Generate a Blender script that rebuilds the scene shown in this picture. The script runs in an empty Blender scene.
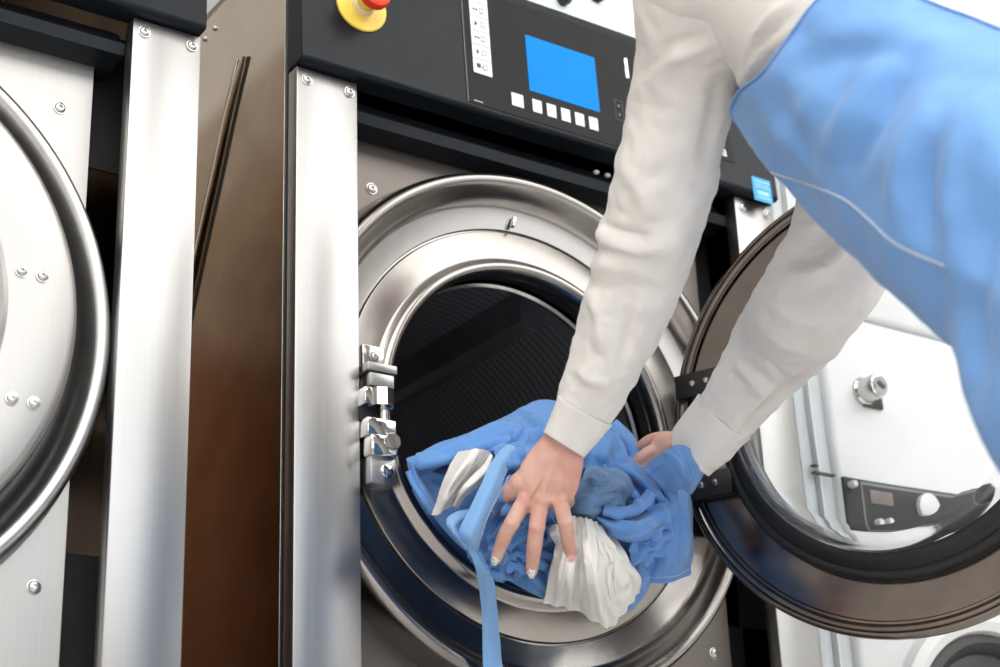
import bpy, bmesh, math, random
import numpy as np
from mathutils import Vector, Matrix, noise
from mathutils.bvhtree import BVHTree
random.seed(7)
PI = math.pi
sc = bpy.context.scene
COL = sc.collection

# ------------------------------------------------------------------ camera
YAW, PITCH, ROLL, FPX = .615, .377, -.042, 1650.0
CAM = Vector((-.771, -1.474, .282))
_f = Vector((math.sin(YAW)*math.cos(PITCH), math.cos(YAW)*math.cos(PITCH), math.sin(PITCH)))
_r = Vector((math.cos(YAW), -math.sin(YAW), 0)); _u = _r.cross(_f)
_c, _s = math.cos(ROLL), math.sin(ROLL)
RT = _c*_r + _s*_u; UP = -_s*_r + _c*_u; FW = _f
cd = bpy.data.cameras.new('camera'); cam = bpy.data.objects.new('camera', cd); COL.objects.link(cam)
cd.sensor_width = 36; cd.lens = FPX*36/1000; cd.clip_start = .02
cam.matrix_world = Matrix(((RT.x, UP.x, -FW.x, CAM.x), (RT.y, UP.y, -FW.y, CAM.y), (RT.z, UP.z, -FW.z, CAM.z), (0, 0, 0, 1)))
cd.dof.use_dof = True; cd.dof.focus_distance = 1.80; cd.dof.aperture_fstop = 5.0
sc.camera = cam
sc.view_settings.view_transform = 'Standard'; sc.view_settings.look = 'None'
sc.view_settings.gamma = 1; sc.view_settings.use_curve_mapping = False
sc.view_settings.exposure = 0.05

# ------------------------------------------------------------------ world and lights
w = bpy.data.worlds.new('daylight'); sc.world = w; w.use_nodes = True
bg = w.node_tree.nodes['Background']; bg.inputs[0].default_value = (.93, .97, 1, 1); bg.inputs[1].default_value = 1.3

def area(name, loc, target, sx, sy, power, colr=(1, 1, 1)):
    l = bpy.data.lights.new(name, 'AREA'); l.shape = 'RECTANGLE'; l.size = sx; l.size_y = sy
    l.energy = power; l.color = colr
    o = bpy.data.objects.new(name, l); COL.objects.link(o); o.location = loc
    o.rotation_euler = (Vector(target)-Vector(loc)).to_track_quat('-Z', 'Y').to_euler()
    return o
area('ceiling_lamp_light', (-1.4, -2.3, 2.86), (-1.4, -2.3, 0), 3.2, 2.6, 44, (1, .98, .95))
area('ceiling_lamp_light', (2.2, -2.3, 2.86), (2.2, -2.3, 0), 3.2, 2.6, 40, (1, .98, .95))
area('front_fill_light', (0, -4.7, 2.1), (.2, 0, .9), 8.0, 1.5, 60, (.97, .99, 1))  # added soft fill from behind the camera, brightens the front faces

# ------------------------------------------------------------------ pixel helpers (photo is 1000 x 667)
def ray(px, py):
    return (RT*((px-500)/FPX) + UP*((333.5-py)/FPX) + FW)
def at(px, py, Y):
    d = ray(px, py); return CAM + d*((Y-CAM.y)/d.y)
def pd(px, py, dep):
    return CAM + ray(px, py)*dep

# ------------------------------------------------------------------ materials
def mat(name, base=(.8, .8, .8), metal=0., rough=.5, **k):
    m = bpy.data.materials.new(name); m.use_nodes = True
    nt = m.node_tree; b = nt.nodes['Principled BSDF']
    b.inputs['Base Color'].default_value = (*base, 1); b.inputs['Metallic'].default_value = metal
    b.inputs['Roughness'].default_value = rough
    for kk, v in k.items():
        if kk in ('noise',): continue
        b.inputs[kk.replace('_', ' ')].default_value = v
    return m, nt, b
def nd(nt, t, **k):
    n = nt.nodes.new(t)
    for a, v in k.items():
        if a.startswith('i_'):
            n.inputs[int(a[2:]) if a[2:].isdigit() else a[2:].replace('_', ' ')].default_value = v
        else: setattr(n, a, v)
    return n
def ramp(nt, src, stops):
    r = nt.nodes.new('ShaderNodeValToRGB'); nt.links.new(src, r.inputs[0])
    e = r.color_ramp.elements
    while len(e) < len(stops): e.new(.5)
    for i, (p, c) in enumerate(stops): e[i].position = p; e[i].color = (*c, 1)
    return r
def noise_tex(nt, scale=(1, 1, 1), s=1., detail=3., rough=.5, obj=True):
    tc = nt.nodes.new('ShaderNodeTexCoord'); mp = nt.nodes.new('ShaderNodeMapping')
    mp.inputs['Scale'].default_value = scale
    nt.links.new(tc.outputs['Object'], mp.inputs[0])
    n = nt.nodes.new('ShaderNodeTexNoise'); n.inputs['Scale'].default_value = s
    n.inputs['Detail'].default_value = detail; n.inputs['Roughness'].default_value = rough
    nt.links.new(mp.outputs[0], n.inputs[0]); return n
def bump(nt, b, src, strength, dist=.001):
    n = nt.nodes.new('ShaderNodeBump'); n.inputs['Strength'].default_value = strength
    n.inputs['Distance'].default_value = dist
    nt.links.new(src, n.inputs['Height']); nt.links.new(n.outputs[0], b.inputs['Normal']); return n
def plain(name, base, rough=.5, metal=0., nscale=60., amt=.06, bmp=.05, **k):
    m, nt, b = mat(name, base, metal, rough, **k)
    n = noise_tex(nt, (1, 1, 1), nscale, 4)
    d = tuple(max(0, c*(1-amt)) for c in base); l = tuple(min(1, c*(1+amt)) for c in base)
    r = ramp(nt, n.outputs[0], [(.3, d), (.7, l)]); nt.links.new(r.outputs[0], b.inputs['Base Color'])
    if bmp: bump(nt, b, n.outputs[0], bmp)
    return m
def steel(name, base, rough=.28, scale=(400, 400, 4), var=.1, bmp=.05, colvar=.08, smear=True):
    m, nt, b = mat(name, base, 1., rough)
    n = noise_tex(nt, scale, 1., 3)
    mr = nd(nt, 'ShaderNodeMapRange'); mr.inputs['To Min'].default_value = rough-var; mr.inputs['To Max'].default_value = rough+var
    nt.links.new(n.outputs[0], mr.inputs[0]); nt.links.new(mr.outputs[0], b.inputs['Roughness'])
    n2 = noise_tex(nt, (1, 1, 1), 9., 5)
    mx = nd(nt, 'ShaderNodeMath', operation='ADD'); nt.links.new(n.outputs[0], mx.inputs[0]); nt.links.new(n2.outputs[0], mx.inputs[1])
    hv = nd(nt, 'ShaderNodeMath', operation='MULTIPLY'); hv.inputs[1].default_value = .5; nt.links.new(mx.outputs[0], hv.inputs[0])
    r = ramp(nt, hv.outputs[0], [(.35, tuple(c*(1-colvar) for c in base)), (.65, tuple(min(1, c*(1+colvar)) for c in base))])
    nt.links.new(r.outputs[0], b.inputs['Base Color'])
    if bmp: bump(nt, b, n.outputs[0], bmp, .0004)
    return m
def fabric(name, base, rib=0., rough=.85, sheen=.25):
    m, nt, b = mat(name, base, 0, rough)
    b.inputs['Sheen Weight'].default_value = sheen; b.inputs['Sheen Roughness'].default_value = .5
    b.inputs['Specular IOR Level'].default_value = .2
    n = noise_tex(nt, (1, 1, 1), 900., 2); n2 = noise_tex(nt, (1, 1, 1), 14., 3)
    r = ramp(nt, n2.outputs[0], [(.3, tuple(c*.93 for c in base)), (.7, tuple(min(1, c*1.04) for c in base))])
    nt.links.new(r.outputs[0], b.inputs['Base Color'])
    if rib:
        uv = nd(nt, 'ShaderNodeUVMap', uv_map='UVMap'); wv = nd(nt, 'ShaderNodeTexWave', bands_direction='X')
        wv.inputs['Scale'].default_value = rib; wv.inputs['Distortion'].default_value = .3
        nt.links.new(uv.outputs[0], wv.inputs[0])
        bump(nt, b, wv.outputs[0], .4, .0006)
        mxx = nd(nt, 'ShaderNodeMix', data_type='RGBA', blend_type='MULTIPLY'); mxx.inputs[0].default_value = 1
        rr = ramp(nt, wv.outputs[0], [(.1, (.955, .95, .945)), (.5, (1, 1, 1))]); nt.links.new(r.outputs[0], mxx.inputs[6]); nt.links.new(rr.outputs[0], mxx.inputs[7]); nt.links.new(mxx.outputs[2], b.inputs['Base Color'])
    else: bump(nt, b, n.outputs[0], .15, .0006)
    return m

M = {}
M['pillar'] = steel('brushed steel upright', (.41, .408, .405), .34, (500, 500, 3), .05, .03, .04)
M['panel'] = steel('brushed steel sheet', (.165, .148, .136), .42, (3, 400, 400), .06, .04, .06)  # brown, darkened base stands in for shade and reflections on this panel
M['panel1'] = steel('bright reflection steel sheet', (.43, .42, .405), .38, (300, 300, 3), .05, .03, .04)  # same sheet, left machine's brighter reflections toned into the base
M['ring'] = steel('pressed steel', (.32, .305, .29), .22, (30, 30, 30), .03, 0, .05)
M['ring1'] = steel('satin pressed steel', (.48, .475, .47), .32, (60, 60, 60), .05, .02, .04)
M['lip'] = steel('polished steel', (.52, .51, .495), .16, (80, 80, 80), .04, .01, .03)
M['chrome'] = steel('chrome', (.62, .61, .60), .08, (50, 50, 50), .03, 0, .03)
M['screw'] = steel('screw steel', (.55, .54, .52), .24, (50, 50, 50), .03, 0, .03)
M['side'] = steel('dark polished steel side', (.60, .51, .43), .16, (14, 14, 14), .05, 0, .10)
M['door_rim'] = steel('door steel', (.22, .19, .17), .17, (40, 40, 40), .06, .02, .1)
M['drum'] = steel('drum steel', (.42, .41, .42), .5, (30, 30, 30), .06, .02, .1)
M['black_panel'] = plain('black enamel', (.010, .0130, .017), .32, 0, 40, .15, .03, Specular_IOR_Level=.14)
M['black'] = plain('black plastic', (.012, .012, .014), .42, 0, 60, .2, .05)
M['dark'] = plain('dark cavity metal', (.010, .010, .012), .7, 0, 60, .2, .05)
M['rubber'] = plain('black rubber', (.014, .014, .015), .5, 0, 120, .3, .2)
M['overlay'] = plain('charcoal overlay film', (.012, .012, .014), .38, 0, 80, .1, .02, Specular_IOR_Level=.11)
M['key'] = plain('pale key film', (.80, .84, .84), .4, 0, 60, .03, 0)
M['ink'] = plain('dark ink', (.05, .05, .055), .5, 0, 60, .1, 0)
M['greyink'] = plain('grey ink', (.16, .16, .17), .5, 0, 60, .1, 0)
M['yellow'] = plain('yellow plastic', (.90, .66, .10), .4, 0, 60, .06, .02)
M['cream'] = plain('cream legend ring', (.80, .70, .42), .4, 0, 60, .06, .02)
M['red'] = plain('red plastic', (.80, .045, .02), .35, 0, 60, .05, .02)
M['white_paint'] = plain('white enamel', (.64, .66, .665), .35, 0, 20, .02, .02)
M['blue_grey_paint'] = plain('pale blue grey enamel', (.52, .56, .59), .4, 0, 20, .03, .02)
M['mint'] = plain('pale mint plastic', (.74, .84, .84), .4, 0, 20, .03, .02)
M['sticker'] = plain('cyan sticker', (.02, .35, .75), .4, 0, 50, .15, 0)
M['blue'] = fabric('sky blue cotton', (.125, .30, .66))
M['blue_over'] = fabric('bright blue cotton twill', (.19, .40, .80))
M['greyblue'] = fabric('dusty blue cotton', (.13, .255, .46))
M['strap'] = fabric('light blue cotton tape', (.24, .46, .80))
M['white_cloth'] = fabric('white cotton', (.88, .865, .82))
M['shirt'] = fabric('off white ribbed shirt cotton', (.90, .875, .84), rib=60.)
M['thread'] = plain('pale stitching', (.62, .68, .78), .8, 0, 800, .2, .2)
M['hair'] = plain('brown hair', (.10, .05, .025), .5, 0, 200, .3, .3)
M['shoe'] = plain('white shoe', (.7, .7, .7), .6)
M['nail'] = plain('pink nail', (.72, .40, .36), .22, 0, 100, .05, 0)
m, nt, b = mat('silver glitter nail', (.75, .74, .72), .9, .25)
n = noise_tex(nt, (1, 1, 1), 900, 1); r = ramp(nt, n.outputs[0], [(.35, (.25, .25, .27)), (.6, (.95, .93, .9))]); nt.links.new(r.outputs[0], b.inputs[0]); bump(nt, b, n.outputs[0], .8, .002); M['glitter'] = m
# skin
m, nt, b = mat('skin', (.62, .36, .26), 0, .48)
b.inputs['Subsurface Weight'].default_value = .12; b.inputs['Subsurface Radius'].default_value = (1, .35, .2); b.inputs['Subsurface Scale'].default_value = .006
n = noise_tex(nt, (1, 1, 1), 38, 4); r = ramp(nt, n.outputs[0], [(.32, (.67, .335, .265)), (.66, (.77, .49, .40))]); nt.links.new(r.outputs[0], b.inputs[0])
n3 = noise_tex(nt, (1, 1, 1), 420, 3); bump(nt, b, n3.outputs[0], .3, .0012); M['skin'] = m
# glass
m, nt, b = mat('door glass', (.97, .99, 1), 0, .0); b.inputs['Transmission Weight'].default_value = 1; b.inputs['IOR'].default_value = 1.45
n = noise_tex(nt, (1, 1, 1), 6, 2); mr = nd(nt, 'ShaderNodeMapRange'); mr.inputs['To Max'].default_value = .03; nt.links.new(n.outputs[0], mr.inputs[0]); nt.links.new(mr.outputs[0], b.inputs['Roughness']); M['glass'] = m
# screen
m, nt, b = mat('lit blue display', (.0, .02, .05), 0, .5); b.inputs['Emission Color'].default_value = (0, .30, .92, 1); b.inputs['Emission Strength'].default_value = 1.0; b.inputs['Specular IOR Level'].default_value = .1
n = noise_tex(nt, (1, 1, 1), 12, 2); r = ramp(nt, n.outputs[0], [(.3, (0, .29, .88)), (.7, (0, .32, .93))]); nt.links.new(r.outputs[0], b.inputs['Emission Color']); M['screen'] = m
# perforated drum sheet
m, nt, b = mat('perforated drum', (.4, .4, .41), .5, .5)
tc = nd(nt, 'ShaderNodeUVMap', uv_map='UVMap'); vo = nd(nt, 'ShaderNodeTexVoronoi'); vo.inputs['Scale'].default_value = 1; vo.inputs['Randomness'].default_value = 0
nt.links.new(tc.outputs[0], vo.inputs[0]); r = ramp(nt, vo.outputs[0], [(.24, (.10, .10, .105)), (.34, (.36, .36, .37))]); nt.links.new(r.outputs[0], b.inputs[0]); M['perf'] = m
# room
M['floor'] = plain('pale grey floor tile', (.72, .69, .66), .4, 0, 8, .12, .02)
M['wall'] = plain('white wall paint', (.80, .80, .78), .8, 0, 12, .03, .02)
M['ceiling'] = plain('white ceiling', (.84, .84, .83), .9, 0, 12, .02, .02)
M['brown'] = plain('brown reflector paint', (.34, .17, .09), .4, 0, 5, .25, .02)
M['taupe'] = plain('taupe wall paint', (.46, .42, .38), .7, 0, 5, .1, .02)
m, nt, b = mat('lamp diffuser', (1, 1, 1), 0, .6); b.inputs['Emission Color'].default_value = (1, .97, .93, 1); b.inputs['Emission Strength'].default_value = 1.5
n = noise_tex(nt, (1, 1, 1), 3, 2); r = ramp(nt, n.outputs[0], [(0, (1, .96, .92)), (1, (1, .98, .95))]); nt.links.new(r.outputs[0], b.inputs['Emission Color']); M['lamp'] = m

# ------------------------------------------------------------------ mesh helpers
def mk(name, bm, m, parent=None, smooth=True, origin=None, angle=40, mod=None):
    """one mesh object from a bmesh in world coordinates, origin moved to its base"""
    if isinstance(bm, bmesh.types.BMesh):
        me = bpy.data.meshes.new(name); bmesh.ops.recalc_face_normals(bm, faces=bm.faces[:]) if not getattr(bm, '_keep', False) else None
        bm.to_mesh(me); bm.free()
    else: me = bm; me.name = name
    n = len(me.vertices); co = np.empty(n*3); me.vertices.foreach_get('co', co); co = co.reshape(-1, 3)
    if origin is None:
        lo, hi = co.min(0), co.max(0); origin = Vector(((lo[0]+hi[0])/2, (lo[1]+hi[1])/2, lo[2]))
    origin = Vector(origin)
    co = co-np.array(origin); me.vertices.foreach_set('co', co.ravel())
    me.materials.clear()
    for mm in (m if isinstance(m, (list, tuple)) else [m]): me.materials.append(mm)
    if smooth:
        me.polygons.foreach_set('use_smooth', [True]*len(me.polygons))
        if angle < 180:
            try: me.set_sharp_from_angle(angle=math.radians(angle))
            except Exception: pass
    me.update()
    o = bpy.data.objects.new(name, me); COL.objects.link(o)
    loc = origin.copy()
    p = parent
    while p is not None: loc -= p.location; p = p.parent
    o.location = loc
    if parent is not None: o.parent = parent
    return o
def tag(o, label=None, cat=None, group=None, kind=None):
    if label: o['label'] = label
    if cat: o['category'] = cat
    if group: o['group'] = group
    if kind: o['kind'] = kind
    return o
def empty(name, loc, label=None, cat=None, group=None):
    o = bpy.data.objects.new(name, None); COL.objects.link(o); o.location = loc; o.empty_display_size = .05
    return tag(o, label, cat, group)
def box(bm, a, b, bev=0., seg=2, mtx=None):
    a = Vector(a); b = Vector(b); c = (a+b)/2; s = b-a
    r = bmesh.ops.create_cube(bm, size=1, matrix=Matrix.Translation(c) @ Matrix.Diagonal((abs(s.x), abs(s.y), abs(s.z), 1)))
    vs = r['verts']
    if bev > 0:
        es = list({e for v in vs for e in v.link_edges})
        rr = bmesh.ops.bevel(bm, geom=es, offset=bev, segments=seg, affect='EDGES', profile=.5)
        vs = list({v for f in rr['faces'] for v in f.verts} | {v for v in vs if v.is_valid})
    if mtx is not None: bmesh.ops.transform(bm, matrix=mtx, verts=vs)
    return vs
def BX(a, b, bev=0., seg=2, mtx=None):
    bm = bmesh.new(); box(bm, a, b, bev, seg, mtx); return bm
def lathe(bm, prof, c=(0, 0, 0), seg=96, closed=False, mtx=None, uv=None):
    """revolve (r, y) about the Y axis through c"""
    rings = []; c = Vector(c); newv = []
    for r, y in prof:
        if r < 1e-6:
            v = bm.verts.new(c+Vector((0, y, 0))); rings.append([v]); newv.append(v); continue
        ring = [bm.verts.new(c+Vector((r*math.cos(2*PI*i/seg), y, r*math.sin(2*PI*i/seg)))) for i in range(seg)]
        rings.append(ring); newv += ring
    n = len(rings); ul = (bm.loops.layers.uv.get('UVMap') or bm.loops.layers.uv.new('UVMap')) if uv else None
    for k in range(n if closed else n-1):
        A = rings[k]; B = rings[(k+1) % n]
        for i in range(seg):
            j = (i+1) % seg
            if len(A) == 1 and len(B) == 1: continue
            if len(A) == 1: f = bm.faces.new((A[0], B[j], B[i]))
            elif len(B) == 1: f = bm.faces.new((A[i], A[j], B[0]))
            else:
                f = bm.faces.new((A[i], A[j], B[j], B[i]))
                if uv:
                    for lp, (uu, vv) in zip(f.loops, ((i, k), (i+1, k), (i+1, k+1), (i, k+1))): lp[ul].uv = (uu/seg*uv[0], vv/(n-1)*uv[1])
    if mtx is not None: bmesh.ops.transform(bm, matrix=mtx, verts=newv)
    return newv
def LT(prof, c=(0, 0, 0), seg=96, closed=False, mtx=None, uv=None):
    bm = bmesh.new(); lathe(bm, prof, c, seg, closed, mtx, uv); return bm
def cr(p0, p1, p2, p3, t):
    return .5*((2*p1)+(-p0+p2)*t+(2*p0-5*p1+4*p2-p3)*t*t+(-p0+3*p1-3*p2+p3)*t*t*t)
def spline(pts, n):
    P = np.array([list(p) for p in pts], float); m = len(P); out = []
    for k in range(n):
        u = k/(n-1)*(m-1); i = min(int(u), m-2); t = u-i
        p0 = P[i-1] if i > 0 else 2*P[0]-P[1]; p3 = P[i+2] if i+2 < m else 2*P[-1]-P[-2]
        out.append(cr(p0, P[i], P[i+1], p3, t))
    return np.array(out)
def tube(bm, pts, rad, seg=16, sub=6, cap=True, flat=None, uvs=None, disp=None):
    """smooth tube along pts; rad = list of radii or (ra, rb) pairs; flat = reference vector for ra direction"""
    R = [(r, r) if not isinstance(r, (tuple, list)) else r for r in rad]
    n = (len(pts)-1)*sub+1
    S = spline([list(p)+list(r) for p, r in zip(pts, R)], n)
    C = [Vector(s[:3]) for s in S]; ref = Vector(flat) if flat is not None else None
    rings = []; prev = None; L = 0; lens = []
    for i, c in enumerate(C):
        t = (C[min(i+1, n-1)]-C[max(i-1, 0)]).normalized()
        if i: L += (c-C[i-1]).length
        lens.append(L)
        if ref is not None: a = (ref-t*ref.dot(t)).normalized()
        else:
            if prev is None: a = t.orthogonal().normalized()
            else: a = (prev-t*prev.dot(t)).normalized()
        prev = a; b = t.cross(a); ring = []
        for k in range(seg):
            th = 2*PI*k/seg; ra, rb = max(S[i][3], 1e-4), max(S[i][4], 1e-4)
            d = a*math.cos(th)*ra+b*math.sin(th)*rb
            p = c+d
            if disp: p = p+d.normalized()*disp(p, th, L, i/(n-1))
            ring.append(bm.verts.new(p))
        rings.append(ring)
    ul = bm.loops.layers.uv.get('UVMap') or bm.loops.layers.uv.new('UVMap')
    for i in range(n-1):
        for k in range(seg):
            j = (k+1) % seg
            f = bm.faces.new((rings[i][k], rings[i][j], rings[i+1][j], rings[i+1][k]))
            for lp, (uu, vv) in zip(f.loops, ((k, i), (k+1, i), (k+1, i+1), (k, i+1))): lp[ul].uv = (uu/seg, lens[vv])
    if cap:
        for ring, c, q in ((rings[0], C[0], C[0]-C[1]), (rings[-1], C[-1], C[-1]-C[-2])):
            v = bm.verts.new(c+q.normalized()*max(1e-4, min(S[0 if ring is rings[0] else -1][3:5]))*.35)
            for k in range(seg):
                j = (k+1) % seg
                bm.faces.new((ring[k], ring[j], v) if ring is rings[-1] else (ring[j], ring[k], v))
    return rings
def ell(bm, c, r, rot=None, seg=24):
    m_ = Matrix.Translation(c) @ (rot.to_4x4() if rot else Matrix()) @ Matrix.Diagonal((r[0], r[1], r[2], 1))
    bmesh.ops.create_uvsphere(bm, u_segments=seg, v_segments=seg//2, radius=1, matrix=m_)
def fuse(bm, voxel, smooth=4, fac=.5):
    """union of overlapping closed pieces as one continuous surface"""
    me = bpy.data.meshes.new('t'); bmesh.ops.recalc_face_normals(bm, faces=bm.faces[:]); bm.to_mesh(me); bm.free()
    o = bpy.data.objects.new('t', me); COL.objects.link(o)
    r = o.modifiers.new('r', 'REMESH'); r.mode = 'VOXEL'; r.voxel_size = voxel
    if smooth: s = o.modifiers.new('s', 'SMOOTH'); s.iterations = smooth; s.factor = fac
    dg = bpy.context.evaluated_depsgraph_get(); dg.update()
    out = bpy.data.meshes.new_from_object(o.evaluated_get(dg))
    bpy.data.objects.remove(o); bpy.data.meshes.remove(me)
    return out
def from_mesh(me):
    bm = bmesh.new(); bm.from_mesh(me); return bm
def dense(pts, n): return [tuple(q) for q in spline([(x, y, 0) for x, y in pts], n)]
def creases(bm, folds):
    """soft ridges (+) and valleys (-) along lines seen on the cloth: (points, width, height)"""
    bm.normal_update(); t = BVHTree.FromBMesh(bm); dd = {}
    from mathutils.kdtree import KDTree
    kd = KDTree(len(bm.verts)); bm.verts.ensure_lookup_table()
    for i, v in enumerate(bm.verts): kd.insert(v.co, i)
    kd.balance()
    for pts, wd, hh in folds:
        ln = sum(math.dist(a_, b_) for a_, b_ in zip(pts, pts[1:])); Q = [t.ray_cast(CAM, ray(q[0], q[1]).normalized())[0] for q in dense(pts, max(14, int(ln*.001/(wd*.3))))]; n = len(Q); best = {}
        for k, q in enumerate(Q):
            if q is None: continue
            env = math.sin(PI*(k+.7)/(n+.4))**.6
            for co, i, ds in kd.find_range(q, wd*2.6):
                e = hh*env*math.exp(-(ds/wd)**2)
                if abs(e) > abs(best.get(i, 0)): best[i] = e
        for i, e in best.items(): dd[i] = dd.get(i, 0)+e
    N_ = {i: bm.verts[i].normal.copy() for i in dd}
    for i, e in dd.items(): bm.verts[i].co += N_[i]*e
def fbm(p, s, o=3):
    return noise.fractal(Vector(p)*s, 1., 2., o)
def ridge(p, s):
    v = noise.noise(Vector(p)*s); return 1-2*abs(v)
def sheet(rows, nu=60, nv=40, th=.0016, amp=.002, sc_=40., fold=0., fdir=(1, 0), ffreq=8., seed=0., mode='y', hem=None):
    """cloth surface through rows of (px, py, y) control points, given real thickness"""
    fn = at if mode == 'y' else pd
    R = [[fn(*q) for q in row] for row in rows]
    A = [spline(r_, nu) for r_ in R]
    G = np.array([spline([A[k][i] for k in range(len(A))], nv) for i in range(nu)])  # nu,nv,3
    du = np.gradient(G, axis=0); dv = np.gradient(G, axis=1); N = np.cross(du, dv)
    N /= (np.linalg.norm(N, axis=2, keepdims=True)+1e-12)
    tocam = np.array(CAM)-G
    sgn = np.sign((N*tocam).sum(2).mean()) or 1; N *= sgn
    for i in range(nu):
        for j in range(nv):
            p = G[i, j]; u = i/(nu-1); v = j/(nv-1)
            q = Vector((p[0]+seed, p[1], p[2]))
            d = amp*fbm(q, sc_)+amp*.8*(ridge(q+Vector((3, 1, 2)), sc_*.5)-.4)
            if fold:
                w_ = u*fdir[0]+v*fdir[1]+.12*noise.noise(q*14)
                d += fold*math.sin(2*PI*w_*ffreq+seed*7)
            if hem and v > 1-hem: d += .0012
            G[i, j] = p+N[i, j]*d
    du = np.gradient(G, axis=0); dv = np.gradient(G, axis=1); N = np.cross(du, dv); N /= (np.linalg.norm(N, axis=2, keepdims=True)+1e-12); N *= sgn
    bm = bmesh.new(); top = [[bm.verts.new(G[i, j]) for j in range(nv)] for i in range(nu)]
    bot = [[bm.verts.new(G[i, j]-N[i, j]*th) for j in range(nv)] for i in range(nu)]
    for i in range(nu-1):
        for j in range(nv-1):
            bm.faces.new((top[i][j], top[i+1][j], top[i+1][j+1], top[i][j+1]))
            bm.faces.new((bot[i][j], bot[i][j+1], bot[i+1][j+1], bot[i+1][j]))
    for i in range(nu-1):
        bm.faces.new((top[i][0], bot[i][0], bot[i+1][0], top[i+1][0])); bm.faces.new((top[i][-1], top[i+1][-1], bot[i+1][-1], bot[i][-1]))
    for j in range(nv-1):
        bm.faces.new((top[0][j], top[0][j+1], bot[0][j+1], bot[0][j])); bm.faces.new((top[-1][j], bot[-1][j], bot[-1][j+1], top[-1][j+1]))
    return bm

# ------------------------------------------------------------------ the room
def struct(name, bm, m): return tag(mk(name, bm, m, smooth=False), kind='structure')
struct('floor', BX((-4, -5, -.1), (5, 2.1, 0)), M['floor'])
struct('ceiling', BX((-4, -5, 2.95), (5, 2.1, 3.05)), M['ceiling'])
struct('wall_back', BX((-4, 2, 0), (5, 2.1, 2.95)), M['wall'])
struct('brown_reflector', BX((-4, 1.96, 0), (5, 2, 1.75), .004), M['brown'])  # unseen brown band, added to tint reflections in the steel side panel
struct('wall_front', BX((-4, -5, 0), (5, -4.9, 1.35)), M['taupe'])
struct('wall_left', BX((-4.1, -5, 0), (-4, 2.1, 2.95)), M['wall'])
struct('wall_right', BX((5, -5, 0), (5.1, 2.1, 2.95)), M['wall'])
for n_, (x, y, sx, sy) in enumerate([(-1.4, -2.3, 3.3, 2.7), (2.2, -2.3, 3.3, 2.7)]):
    t = empty('ceiling_light', (x, y, 2.95), ('flat white ceiling light panel over the left part of the room', 'flat white ceiling light panel over the right part of the room')[n_], 'light')
    mk('frame', BX((x-sx/2, y-sy/2, 2.9), (x+sx/2, y+sy/2, 2.95), .004), M['white_paint'], t)
    mk('diffuser', BX((x-sx/2+.04, y-sy/2+.04, 2.885), (x+sx/2-.04, y+sy/2-.04, 2.9), .002), M['lamp'], t)

# ------------------------------------------------------------------ washing machines
RC = .338; ZC = .90
def screw_bm(c, r=.0062, axis=None):
    bm = bmesh.new()
    lathe(bm, [(r*1.2, .0005), (r*1.2, -.0010), (r*.98, -.0012), (r*.90, -.0026), (r*.70, -.0034), (r*.40, -.0036), (r*.38, -.0012), (0, -.0012)], (0, 0, 0), 20)
    bmesh.ops.transform(bm, matrix=Matrix.Translation(c) @ (axis.to_4x4() if axis else Matrix()), verts=bm.verts[:]); return bm
def hole_plate(x0, x1, z0, z1, y, r, cx, cz, seg=96, th=.003):
    """sheet with a round hole"""
    bm = bmesh.new(); loops = []
    for yy in (y, y+th):
        inner = []; outer = []
        for i in range(seg):
            a = 2*PI*i/seg; c, s = math.cos(a), math.sin(a)
            inner.append(bm.verts.new((cx+r*c, yy, cz+r*s)))
            t = min(((x1-cx) if c > 0 else (cx-x0))/max(abs(c), 1e-9), ((z1-cz) if s > 0 else (cz-z0))/max(abs(s), 1e-9))
            outer.append(bm.verts.new((cx+t*c, yy, cz+t*s)))
        # pull nearest verts onto the corners
        for X, Z in ((x0, z0), (x1, z0), (x0, z1), (x1, z1)):
            v = min(outer, key=lambda v: (v.co.x-X)**2+(v.co.z-Z)**2); v.co.x = X; v.co.z = Z
        for i in range(seg): bm.faces.new((inner[i], inner[(i+1) % seg], outer[(i+1) % seg], outer[i]))
        loops.append((inner, outer))
    for k in (0, 1):
        for i in range(seg): bm.faces.new((loops[0][k][i], loops[0][k][(i+1) % seg], loops[1][k][(i+1) % seg], loops[1][k][i]))
    return bm
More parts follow.
